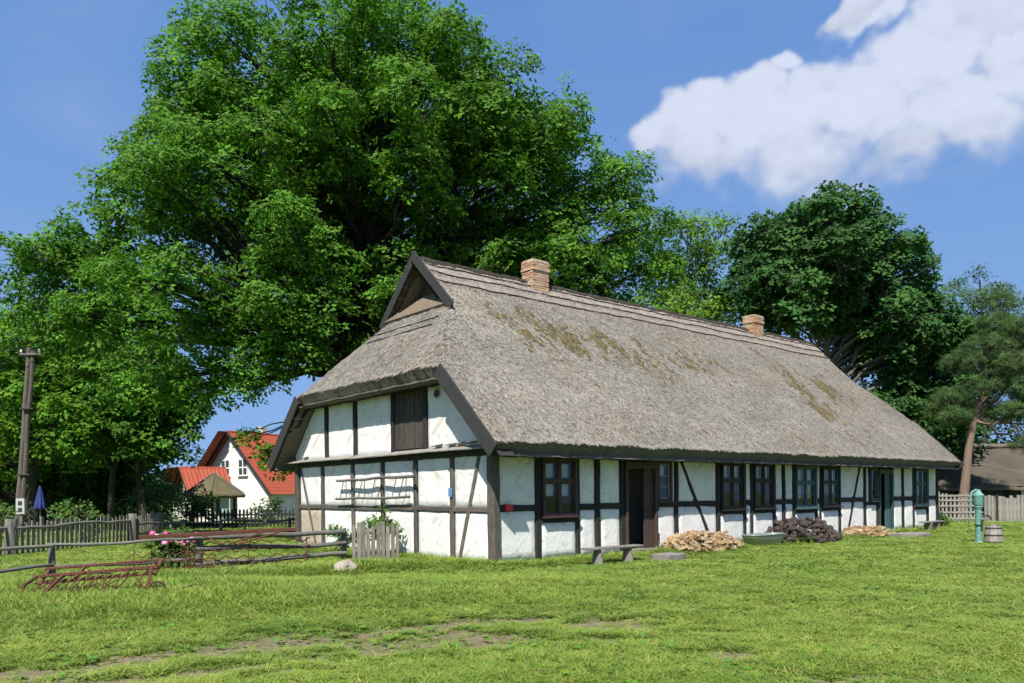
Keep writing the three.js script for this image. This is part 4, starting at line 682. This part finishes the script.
{ const g = new THREE.IcosahedronGeometry(.26, 3), p = g.attributes.position; for (let i = 0; i < p.count; i++) { const X = p.getX(i), Y = p.getY(i), Z = p.getZ(i), k = 1 + .35 * n3(X * 4 + 3, Y * 4, Z * 4) + .12 * n3(X * 11, Y * 11, Z * 11); p.setXYZ(i, X * k * 1.15, Y * k * .62, Z * k * .8); } g.computeVertexNormals(); boxUV(g);
  solo('boulder', 'pale boulder in the grass at the foot of the rail fence', 'stone', g, std(col(.5, .43, .34), { map: metre(soilMap, .5, .5) }), [hp(-3.0, -1.15)[0], GROUND + .09, hp(-3.0, -1.15)[2]], 1.2); }
function pile(name, label, category, x, z, rx, rz, h, n, geos, mats, partName, along) {
  const t = thing(name, label, category, hp(x, z), TH);
  for (let k = 0; k < n; k++) {
    const a = R() * 6.283, q = Math.sqrt(R()), px = Math.cos(a) * q * rx, pz = Math.sin(a) * q * rz, top = h * Math.max(.05, 1 - Math.pow(Math.abs(px / rx), 2.6)) * Math.max(.15, 1 - Math.pow(Math.max(0, pz / rz), 2)) * (.93 + .2 * n3(px * 2, pz * 3, 1));
    const m = part(partName, pick(geos), pick(mats), t); m.position.set(px, Math.max(.03, top * (k < n * .75 ? 1 : rr(.2, .9)) - .03), pz); m.rotation.set(rr(-.5, .5), along ? (R() < .75 ? rr(-.3, .3) : rr(-1.5, 1.5)) : R() * 6.28, rr(-.4, .4)); m.scale.setScalar(rr(.62, 1.1));
  }
  return t;
}
const splitLog = (L, r) => { const s = new THREE.Shape(); s.moveTo(0, 0); s.lineTo(r, 0); s.quadraticCurveTo(r * .95, r * .8, 0, r * .95); s.closePath(); const g = new THREE.ExtrudeGeometry(s, { depth: L, bevelEnabled: false, curveSegments: 4 }).translate(-r / 2.4, -r / 2.4, -L / 2); return boxUV(g.index ? g.toNonIndexed() : g); };
const logs = [splitLog(.34, .085), splitLog(.3, .075), splitLog(.36, .095), splitLog(.3, .065)];
const fresh = [[.66, .48, .27], [.58, .40, .22], [.70, .56, .36], [.48, .31, .17], [.60, .37, .20]].map(c => std(col(...c), { map: wM }));
pile('firewood_pile', 'large heap of freshly split pale firewood beside the brown door', 'firewood', 6.75, .55, 1.45, .66, .52, 260, logs, fresh, 'split_log', 1);
pile('firewood_pile', 'small low heap of split firewood left of the teal door', 'firewood', 15.9, .6, 1.35, .55, .34, 150, logs, fresh, 'split_log', 1);
const chunk = s => { const g = new THREE.IcosahedronGeometry(.1, 0), p = g.attributes.position; for (let i = 0; i < p.count; i++) p.setXYZ(i, p.getX(i) * (1.15 + .5 * n3(p.getX(i) * 20, s, p.getZ(i) * 20)), p.getY(i) * .75, p.getZ(i) * (.8 + .3 * n3(p.getY(i) * 20, s, 2))); g.computeVertexNormals(); return boxUV(g); };
pile('peat_heap', 'heap of dark brown peat lumps under the teal window', 'peat heap', 11.75, .62, 1.62, .78, .74, 290, [chunk(1), chunk(5), chunk(9)], [[.035, .026, .022], [.05, .036, .03], [.028, .022, .02], [.065, .045, .036]].map(c => std(col(...c))), 'peat_lump');
{ // zinc trough
  const t = thing('metal_trough', 'pale green dented metal trough between the firewood and the peat', 'trough', hp(9.35, .7), TH), P = [], I = [], L = .82, B = .26;
  const rings = [[.30, .84, B + .03], [.0, .70, B - .05], [.02, .67, B - .075], [.30, .80, B]]; const n = 28;
  rings.forEach(([y, l, b]) => { for (let k = 0; k < n; k++) { const a = k / n * 6.283, c = Math.cos(a), s = Math.sin(a); P.push(Math.sign(c) * Math.abs(c) ** .45 * l + .008 * n3(a * 2, y * 5, 1), y + .045 + .012 * n3(a, y, 3), Math.sign(s) * Math.abs(s) ** .45 * b); } });
  for (let j = 0; j < 3; j++) for (let k = 0; k < n; k++) { const a = j * n + k, b = j * n + (k + 1) % n; I.push(a, b, a + n, b, b + n, a + n); } for (let k = 1; k < n - 1; k++) { I.push(n, n + k, n + k + 1, 2 * n, 2 * n + k + 1, 2 * n + k); } for (let k = 0; k < n; k++) { const b = (k + 1) % n; I.push(k, 3 * n + k, b, b, 3 * n + k, 3 * n + b); }
  const g = new THREE.BufferGeometry(); g.setAttribute('position', new THREE.Float32BufferAttribute(P, 3)); g.setIndex(I); g.computeVertexNormals(); boxUV(g); part('basin', g, M.zinc, t);
  const rim = []; for (let k = 0; k <= n; k++) { const a = k / n * 6.283, c = Math.cos(a), s = Math.sin(a); rim.push(V(Math.sign(c) * Math.abs(c) ** .45 * .83, .35, Math.sign(s) * Math.abs(s) ** .45 * (B + .03))); } part('rim', stem(rim, rim.map(() => .014), 6, 0, false), M.zinc, t);
}

// ---------------------------------------------------------------- water pump and barrel
{
  const t = thing('water_pump', 'tall turquoise cast iron hand water pump in the right lawn', 'water pump', [13.42, GROUND, -23.03], -.1);
  const lathe = a => new THREE.LatheGeometry(a.map(([r, y]) => new THREE.Vector2(r, y)), 20);
  part('column', boxUV(lathe([[.001, 0], [.17, 0], [.17, .03], [.1, .06], [.085, .1], [.085, .52], [.1, .54], [.1, .58], [.082, .61], [.088, 1.0], [.115, 1.03], [.115, 1.08], [.09, 1.11]])), M.pumpPaint, t);
  part('cylinder_head', boxUV(lathe([[.09, 1.1], [.13, 1.13], [.135, 1.36], [.15, 1.38], [.15, 1.42], [.1, 1.47], [.06, 1.53], [.03, 1.56], [.001, 1.565]])), M.pumpPaint, t);
  part('lever', stem([V(.06, 1.5, 0), V(-.06, 1.56, 0), V(-.17, 1.5, 0), V(-.22, 1.32, 0), V(-.23, 1.0, 0), V(-.25, .8, 0)], [.03, .034, .032, .024, .02, .016], 8), M.pumpPaint, t);
  part('lever_bracket', box(.05, .2, .06, .02, 1.47, .0), M.pumpPaint, t); part('spout', stem([V(.05, .78, .02), V(.16, .82, .02), V(.25, .82, .02), V(.32, .76, .02), V(.33, .70, .02)], [.028, .028, .027, .026, .025], 10), M.iron, t);
  part('door_plate', box(.07, .32, .02, .05, .55, .085), M.iron, t); for (const y of [1.05, .56]) part('flange', new THREE.TorusGeometry(.11, .016, 6, 20).rotateX(Math.PI / 2).translate(0, y, 0), M.iron, t);
  part('ring_handle', new THREE.TorusGeometry(.05, .009, 6, 16).translate(-.27, .36, .02), M.iron, t); part('lever_chain', stem([V(-.25, .8, 0), V(-.265, .6, .01), V(-.27, .41, .02)], [.006, .006, .006], 5), M.iron, t);
}
{
  const t = thing('wooden_barrel', 'small pale wooden barrel with three dark hoops beside the pump', 'barrel', [13.80, GROUND, -22.95], .2), h = .52, rad = y => .215 - .03 * ((y - .3) / .3) + .015 * Math.sin(y / h * Math.PI);
  const n = 14; for (let k = 0; k < n; k++) { // staves
    const P = [], I = []; for (let j = 0; j <= 5; j++) for (const f of [-.47, .47]) for (const o of [0, -.025]) { const y = h * j / 5, a = (k + .5 + f) / n * 6.283, r = rad(y) + o; P.push(Math.cos(a) * r, y, Math.sin(a) * r); }
    for (let j = 0; j < 5; j++) { const a = j * 4; I.push(a, a + 2, a + 4, a + 2, a + 6, a + 4, a + 1, a + 5, a + 3, a + 3, a + 5, a + 7, a, a + 4, a + 1, a + 1, a + 4, a + 5, a + 2, a + 3, a + 6, a + 3, a + 7, a + 6); } I.push(20, 22, 21, 21, 22, 23);
    const g = new THREE.BufferGeometry(); g.setAttribute('position', new THREE.Float32BufferAttribute(P, 3)); g.setIndex(I); const f = g.toNonIndexed(); f.computeVertexNormals(); boxUV(f); part('stave', f, k % 3 ? wood(.52, .45, .42) : wood(.44, .37, .34), t);
  }
  for (const y of [.06, .26, .46]) { const g = new THREE.CylinderGeometry(rad(y + .02) + .006, rad(y - .02) + .006, .04, 24, 1, true); part('hoop', g, M.iron, t); t.children[t.children.length - 1].position.y = y; }
  part('lid', new THREE.CylinderGeometry(.17, .17, .025, 20).translate(0, h - .03, 0), M.paleWood, t); part('lid_handle', box(.16, .07, .05, -.02, h + .02, 0), M.paleWood, t);
}

// ---------------------------------------------------------------- rusty machines by the rail fence
{
  const b = [-6.6, -12.7], t = thing('hay_rake', 'rusty old hay rake with curved tines lying in the long grass', 'hay rake', [b[0], GROUND, b[1]]), r = M.rust;
  for (const [dy, dz, w] of [[0, 0, .055], [.1, -.22, .045], [-.1, .06, .035]]) part('frame_bar', bar(P3(b, -7.5, .27 + dy, -12.62 + dz), P3(b, -5.66, .40 + dy, -12.78 + dz), w, .05, LY, .008), r, t);
  part('cross_bar', bar(P3(b, -7.45, .36, -12.86), P3(b, -7.4, .16, -12.5), .05, .04, LX, .004), r, t); part('cross_bar', bar(P3(b, -6.9, .4, -12.9), P3(b, -6.9, .22, -12.55), .05, .04, LX, .004), r, t); part('cross_bar', bar(P3(b, -5.7, .5, -13.0), P3(b, -5.68, .28, -12.7), .05, .04, LX, .004), r, t);
  for (const [p, q, m] of [[[-7.5, .28, -12.6], [-7.62, .02, -12.35], [-7.6, .16, -12.45]], [[-7.05, .3, -12.55], [-7.28, -.1, -12.1], [-7.16, .1, -12.3]], [[-5.72, .4, -12.7], [-5.82, -.09, -12.5], [-5.74, .15, -12.6]]]) part('leg', stem([P3(b, ...p), P3(b, ...m), P3(b, ...q)], [.028, .026, .03], 7, .2), r, t);
  for (let k = 0; k < 12; k++) { const x = -7.3 + k * .135, y = .22 + k * .01, z = -12.6 - k * .012, s = rr(-.12, .12); part('tine', stem([P3(b, x, y, z), P3(b, x + s * .4, y - .02, z + .16), P3(b, x + s, y - .12, z + .3), P3(b, x + s * 1.4, y - .26, z + .34)], [.012, .012, .011, .008], 6), r, t); }
  for (let k = 0; k < 16; k++) { const x = -7.45 + k * .115 + rr(-.05, .05), y = .2 + k * .008, z = -12.62 - k * .01; part('wire_tine', stem([P3(b, x, y + rr(.02, .12), z - .1), P3(b, x + rr(-.1, .1), y + rr(-.02, .08), z + .12), P3(b, x + rr(-.22, .22), y - rr(.08, .18), z + rr(.2, .36)), P3(b, x + rr(-.3, .3), y - rr(.16, .26), z + rr(.2, .4))], [.009, .009, .008, .006], 5), r, t); }
  part('wheel', new THREE.TorusGeometry(.13, .016, 6, 22).rotateY(.5).translate(1.0, .13, .12), r, t); for (let k = 0; k < 4; k++) part('spoke', pole(V(1.0, .13, .12), V(1.0 + Math.cos(k * 1.57) * .12, .13 + Math.sin(k * 1.57) * .12, .12 - Math.cos(k * 1.57) * .06), .008, .008, 5, 0), r, t);
  part('shaft', stem([P3(b, -5.7, .0, -12.5), P3(b, -5.3, .05, -12.55), P3(b, -5.05, .12, -12.7)], [.014, .013, .012], 6), r, t);
}
{
  const b = [-5.4, -17], t = thing('spike_harrow', 'rusty spike harrow leaning against the pole fence', 'harrow', [b[0], GROUND, b[1]]), r = M.rust, A = [-6.75, -16.3], B = [-4.55, -17.85];
  for (let k = 0; k < 4; k++) { // zigzag bars with spikes
    const y = .06 + k * .155, pts = []; for (let i = 0; i <= 15; i++) { const s = i / 15; pts.push(P3(b, lerp(A[0], B[0], s), y + (i % 2 ? .05 : -.03) + rr(-.015, .015), lerp(A[1], B[1], s) + (i % 2 ? .05 : -.02) - k * .045)); }
    part('zigzag_bar', stem(pts, pts.map(() => .012), 6, .2), r, t);
    for (let i = 0; i <= 15; i++) part('spike', stem([pts[i].clone().add(V(-.015, -.015, -.07)), pts[i].clone().add(V(.02, .02, .1))], [.011, .006], 5), r, t);
  }
  for (const s of [.03, .5, .97]) part('link_bar', pole(P3(b, lerp(A[0], B[0], s), .0, lerp(A[1], B[1], s) + .03), P3(b, lerp(A[0], B[0], s), .58, lerp(A[1], B[1], s) - .15), .014, .014, 6, .02), r, t);
}
{
  const b = [-6.4, -15.6], t = thing('chain_harrow', 'tangle of rusty chain harrow standing up from the grass beside the rake', 'harrow', [b[0], GROUND, b[1]]), r = M.rust;
  for (let k = 0; k < 3; k++) { const pts = []; for (let i = 0; i <= 11; i++) pts.push(P3(b, -7.35 + i * .13, .12 + k * .14 + (i % 2 ? .06 : -.04) + rr(-.02, .02), -15.2 - i * .07)); part('chain_bar', stem(pts, pts.map(() => .011), 6, .2), r, t); for (let i = 0; i <= 11; i += 1) part('spike', stem([pts[i], pts[i].clone().add(V(rr(-.04, .04), i % 2 ? .09 : -.09, rr(.02, .08)))], [.010, .005], 5), r, t); }
}
{
  const b = [-5.6, -16.1], t = thing('rusty_drawbar', 'long rusty drawbar with forked braces resting on the top fence rail', 'drawbar', [b[0], GROUND, b[1]]);
  part('beam', bar(P3(b, -7.45, .71, -15.95), P3(b, -4.75, .78, -17.5), .085, .06, LY, .006), M.rust, t);
  for (const [x0, x1, y1] of [[-5.0, -5.75, .5], [-5.3, -5.9, .52], [-6.4, -5.95, .5]]) part('brace', bar(P3(b, x0, .74, -15.85 - (x0 + 7.45) * .57 + .06), P3(b, x1, y1, -15.85 - (x1 + 7.45) * .57 + .12), .035, .03, LY, .003), M.rust, t);
}
{ // peonies
  const t = bush('pink peony bush in bloom behind the pole fence', -7.35, -17.6, 1.2, .8, [.08, .18, .03], { per: 320, scale: .8, n: 8, name: 'peony_bush', category: 'flower' }), pinks = [[.75, .14, .34], [.8, .3, .48], [.7, .08, .26], [.82, .78, .74]].map(c => std(col(...c)));
  for (let k = 0; k < 15; k++) { const petals = []; for (let j = 0; j < 11; j++) { const g = new THREE.SphereGeometry(.045, 6, 4, 0, 3.14, 0, 1.6).rotateX(rr(-.9, .9)).rotateY(j * 2.4).translate(Math.cos(j * 2.4) * .02, rr(-.01, .015), Math.sin(j * 2.4) * .02); petals.push(g); } const m = part('blossom', merge(petals), pinks[k % 4], t); m.position.set(rr(-.6, .6), rr(.5, .82), rr(.05, .5)); m.scale.setScalar(rr(1.0, 1.5)); }
}

// ---------------------------------------------------------------- utility pole, meter box, parasol
{
  const b = [-20.3, -33], t = thing('utility_pole', 'leaning twin wooden utility pole with insulators before the left trees', 'utility pole', [b[0], GROUND, b[1]]);
  part('pole', pole(P3(b, -20.45, -.2, -33), P3(b, -19.85, 7.75, -33), .12, .085, 10, .05), M.gableTimber[2], t); part('pole', pole(P3(b, -20.2, -.2, -32.8), P3(b, -19.68, 7.6, -33), .11, .08, 10, .05), M.gableTimber[0], t);
  part('crossarm', bar(P3(b, -20.2, 7.45, -32.9), P3(b, -19.3, 7.45, -32.9), .1, .09, LY, .003), M.greyWood[2], t); for (const x of [-20.12, -19.38]) part('insulator', new THREE.LatheGeometry([[.001, 0], [.04, 0], [.055, .05], [.04, .08], [.05, .12], [.02, .16], [.001, .17]].map(p => new THREE.Vector2(...p)), 10).translate(x - b[0], 7.5 - GROUND, .1), M.white, t);
  for (const [x, ex, ez] of [[-20.12, -46, -20], [-19.38, -46, -19], [-19.38, -24, -60]]) { const A = P3(b, x, 7.62, -32.8), B = P3(b, ex, 7.4, ez), w = []; for (let i = 0; i <= 16; i++) { const q = i / 16; w.push(A.clone().lerp(B, q).add(V(0, -2.6 * q * (1 - q), 0))); } part('wire', stem(w, w.map(() => .012), 5, 0, false), M.iron, t); }
  for (const y of [2.5, 5.2]) part('binding', bar(P3(b, -20.42 + y * .07, y, -32.85), P3(b, -19.86 + y * .06, y, -32.85), .06, .3, LY, .002), M.iron, t);
  const m = thing('meter_box', 'pale grey electricity meter box beside the foot of the utility pole', 'meter box', [-19.62, GROUND, -32]); part('stand', box(.08, 1.0, .08, 0, .5, 0), M.greyWood[0], m); part('cabinet', box(.34, .62, .2, 0, 1.3, 0), std(col(.4, .41, .40)), m); for (const y of [1.15, 1.42]) part('dial_window', box(.16, .16, .012, .0, y, .105), M.iron, m);
  const p = thing('closed_parasol', 'closed dark blue garden parasol behind the picket fence', 'parasol', [-18.05, GROUND, -30.6]); part('pole', pole(V(0, 0, 0), V(0, 2.08, 0), .022, .02, 8, 0, 0), M.paleWood, p);
  const g = new THREE.LatheGeometry([[.02, 2.06], [.05, 1.98], [.1, 1.7], [.16, 1.4], [.19, 1.22], [.14, 1.2]].map(q => new THREE.Vector2(...q)), 32), a = g.attributes.position; for (let i = 0; i < a.count; i++) { const f = Math.atan2(a.getZ(i), a.getX(i)), k = 1 + .2 * Math.sin(f * 8); a.setX(i, a.getX(i) * k); a.setZ(i, a.getZ(i) * k); } g.computeVertexNormals(); part('canopy', g, M.parasol, p);
}

// ---------------------------------------------------------------- the houses and the gazebo behind
function tileRoof(w, s) { // pantiles: waves across, steps down the slope
  const nx = Math.round(w / .07), ny = Math.round(s / .085), P = [], U = [], I = []; for (let j = 0; j <= ny; j++) for (let i = 0; i <= nx; i++) { const x = w * i / nx, y = s * j / ny; P.push(x, y, .03 * Math.sin(x / .28 * 6.283) + .045 * (1 - (y / .36) % 1)); U.push(x, y); } const m = nx + 1; for (let j = 0; j < ny; j++) for (let i = 0; i < nx; i++) { const a = j * m + i; I.push(a, a + 1, a + m, a + 1, a + m + 1, a + m); }
  const g = new THREE.BufferGeometry(); g.setAttribute('position', new THREE.Float32BufferAttribute(P, 3)); g.setAttribute('uv', new THREE.Float32BufferAttribute(U, 2)); g.setIndex(I); g.computeVertexNormals(); return g;
}
function cottage2(label, x, z, turn, Wd, L, eave, ridge, wins, wallMat, roofMat) {
  const t = thing('red_roofed_house', label, 'house', [x, GROUND, z], turn), e = eave - GROUND, r = ridge - GROUND, hs = Wd / 2, over = .4, rise = r - e, sl = Math.hypot(rise, hs);
  const sh = new THREE.Shape([[0, 0], [Wd, 0], [Wd, e], [hs, r - .08], [0, e]].map(p => new THREE.Vector2(...p)));
  part('wall', boxUV(new THREE.ExtrudeGeometry(sh, { depth: L, bevelEnabled: false }).rotateY(Math.PI / 2)), wallMat, t);   // gable at x = 0, from z = 0 back to -Wd
  for (const s of [1, -1]) {
    const g = tileRoof(L + 2 * over, sl + .5), a = Math.atan2(rise, hs);
    g.rotateX(-(Math.PI / 2 - a)); if (s < 0) { g.translate(-L / 2, 0, 0).rotateY(Math.PI).translate(L / 2, 0, 0); } const ez = s > 0 ? .5 * Math.cos(a) : -Wd - .5 * Math.cos(a); g.translate(-over, e - .5 * Math.sin(a) + .06, ez); part('roof', g, roofMat, t);
    part('barge_board', bar(V(-over - .01, e - .5 * Math.sin(a) - .05, ez), V(-over - .01, r, -hs), .2, .04, V(0, 1, s), .002), M.timber[1], t);
  }
  part('ridge_tile', pole(V(-over, r + .05, -hs), V(L + over, r + .05, -hs), .1, .1, 8, 0, .05), roofMat, t);
  for (const [s, y, w, h] of wins) { const k = group('window', t); part('frame', box(.08, h, w, -.02, y, -s), M.white, k); for (const q of [-1, 1]) { for (const v of [-1, 1]) part('pane', box(.02, h / 2 - .12, w / 2 - .12, -.065, y + v * h / 4, -s + q * w / 4), std(col(.05, .06, .07), { roughness: .1 }), k); } part('sill', box(.16, .06, w + .14, -.08, y - h / 2 - .03, -s), M.white, k); }
  return t;
}
{
  const big = cottage2('white house with steep red tiled roof left of the cottage', -18.0, -60, 60 * Math.PI / 180, 8.7, 11, 1.95, 6.5, [[3.05, 3.85, .95, 1.25], [5.0, 3.85, .95, 1.25]], M.white, M.redTile);
  part('chimney', box(.5, 1.2, .5, 3.6, 6.7, -4.8), std(col(.5, .45, .42)), big);
  cottage2('small annex with red tiled roof and shaded gable behind the gazebo', -21.9, -55, 35 * Math.PI / 180, 4.6, 2.4, 1.75, 3.55, [[1.4, 1.2, .7, 1.1], [3.1, 1.2, .7, 1.1]], M.white, M.redTile);
  cottage2('distant low white house with orange roof seen through the left trees', -30.5, -72, .2, 5, 6.5, 1.5, 2.7, [[2.4, .9, .8, 1]], M.white, std(col(.5, .17, .07)));
  // gazebo
  const t = thing('gazebo', 'white six sided gazebo with mossy thatched tent roof', 'gazebo', [-17.85, GROUND, -48], .25), n = 6, pt = (k, r) => { const a = (k + .5) / n * 6.283; return [Math.cos(a) * r, Math.sin(a) * r]; };
  for (let k = 0; k < n; k++) {
    const [ax, az] = pt(k, 1.35), [bx, bz] = pt(k + 1, 1.35), L = Math.hypot(bx - ax, bz - az), turn = Math.atan2(-(bz - az), bx - ax);
    part('post', bar(V(ax, 0, az), V(ax, 1.75, az), .14, .14, LX, .003), M.darkBrown, t); const w = group('wall', t); w.position.set((ax + bx) / 2, 0, (az + bz) / 2); w.rotation.y = turn;
    part('panel', box(L - .14, .62, .06, 0, .31, 0), M.white, w); part('panel', box(L - .14, .24, .06, 0, 1.6, 0), M.white, w); for (const s of [-1, 1]) part('panel', box(.16, .86, .06, s * (L / 2 - .15), 1.05, 0), M.white, w); part('pane', box(L - .46, .86, .015, 0, 1.05, 0), M.glass, w);
  }
  const P = [], C = [], U = [], I = [], m = 48, q = 12; for (let layer = 0; layer < 2; layer++) for (let j = 0; j <= q; j++) for (let k = 0; k <= m; k++) { const a = k / m * 6.283, f = j / q, hex = Math.cos(Math.PI / 6) / Math.cos(((a - Math.PI / 6 + 6.283) % (6.283 / 6)) - Math.PI / 6) , r = lerp(.04, 1.85, f) * lerp(1, hex * 1.08, .8) * (layer ? .97 : 1) , o = layer ? -.14 : .05 * n3(Math.cos(a) * 5, f * 6, Math.sin(a) * 5); P.push(Math.cos(a) * r, 3.0 - 1.32 * f + o, Math.sin(a) * r); U.push(a * 1.5, f * 2); const g2 = clamp(.5 + n3(Math.cos(a) * 3, f * 5, Math.sin(a) * 3)); C.push(lerp(.26, .19, g2), lerp(.225, .18, g2), lerp(.15, .07, g2)); }
  const st = m + 1, Nn = st * (q + 1); for (let j = 0; j < q; j++) for (let k = 0; k < m; k++) { const a = j * st + k; I.push(a, a + st, a + 1, a + 1, a + st, a + st + 1, Nn + a, Nn + a + 1, Nn + a + st, Nn + a + 1, Nn + a + st + 1, Nn + a + st); } for (let k = 0; k < m; k++) { const a = q * st + k; I.push(a, Nn + a, a + 1, a + 1, Nn + a, Nn + a + 1); }
  const g = new THREE.BufferGeometry(); g.setAttribute('position', new THREE.Float32BufferAttribute(P, 3)); g.setAttribute('uv', new THREE.Float32BufferAttribute(U, 2)); g.setAttribute('color', new THREE.Float32BufferAttribute(C, 3)); g.setIndex(I); g.computeVertexNormals(); part('roof', g, M.thatch, t);
  for (let k = 0; k < n; k++) { const [x, z] = pt(k, 1.9); part('hip_rod', pole(V(0, 3.06, 0), V(x, 1.78, z), .03, .03, 6, .02), M.greyWood[0], t); }
  // thatched barn at the right edge
  const bn = thing('thatched_barn', 'long low barn with sagging dark thatch behind the board fence', 'barn', [30, GROUND, -50], -.06), Lb = 16;
  const gb = new THREE.PlaneGeometry(Lb, 1, 150, 40), pp = gb.attributes.position, cc = []; for (let i = 0; i < pp.count; i++) { const x = pp.getX(i), f = pp.getY(i) + .5, z = lerp(2.1, -1.6, f); pp.setXYZ(i, x + .05 * n3(f * 8, x, 2), lerp(1.68, 4.25, f) + .12 * n3(x * .5, f * 2, 1) + .05 * n3(x * 3, f * 9, 1) + .03 * n3(x * 9, f * 22, 4), z); const k = clamp(.5 + 1.2 * fbm(x * .6, f * 3, 3, 4)), ms = smooth(.15, .4, fbm(x * .8, f * 4, 9, 4)); cc.push(lerp(lerp(.10, .19, k), .085, ms), lerp(lerp(.088, .165, k), .09, ms), lerp(lerp(.075, .135, k), .03, ms)); }
  gb.setAttribute('color', new THREE.Float32BufferAttribute(cc, 3)); const uvb = gb.attributes.uv; for (let i = 0; i < uvb.count; i++) uvb.setXY(i, uvb.getX(i) * Lb, uvb.getY(i) * 4.2); gb.computeVertexNormals(); part('thatch', gb, M.thatch, bn); const bk = gb.clone().rotateY(Math.PI).translate(0, 0, -3.2); part('thatch', bk, M.thatch, bn);
  part('eave_edge', bar(V(-8, 1.6, 2.02), V(8, 1.6, 2.02), .22, .16, LY, .03), M.oldThatch, bn); part('ridge_cap', pole(V(-8, 4.28, -1.6), V(8, 4.28, -1.6), .16, .16, 8, .1, .3), M.oldThatch, bn);
  part('wall', box(15.2, 1.9, .2, 0, .95, 1.5), wood(.10, .085, .07), bn); part('wall', box(15.2, 1.9, .2, 0, .95, -4.6), wood(.10, .085, .07), bn); for (const s of [-1, 1]) part('gable_wall', new THREE.ExtrudeGeometry(new THREE.Shape([[-4.6, 0], [1.5, 0], [1.5, 1.9], [-1.6, 4.0], [-4.6, 1.9]].map(a => new THREE.Vector2(...a))), { depth: .15, bevelEnabled: false }).rotateY(-Math.PI / 2).translate(s * 7.5, 0, 0), wood(.10, .085, .07), bn);
  for (let x = -7.2; x < 7.4; x += 1.45) part('post', bar(V(x, 0, 1.64), V(x, 1.75, 1.64), .16, .1, LX, .006), M.timber[0], bn); part('wall_panel', box(1.1, 1.2, .05, 1.4, .9, 1.63), M.white, bn);
}

bush('dark background hedge behind the parasol at the far left', -36, -58, 13, 5, [.05, .12, .02], { per: 16, scale: 2.4, n: 20 });
bush('dark background hedge between the left trees and the annex', -26.5, -60, 7, 3.6, [.05, .125, .02], { per: 26, scale: 2.0, n: 16 });
bush('tall far hedge closing the view at the left edge', -48, -62, 14, 6, [.055, .12, .02], { per: 14, scale: 2.6, n: 20 });

bush('dense dark shrubbery behind the trunks left of the annex', -23.5, -46.5, 6.5, 3.2, [.055, .13, .02], { per: 60, scale: 1.6, n: 16 });

renderer.render(scene, camera);
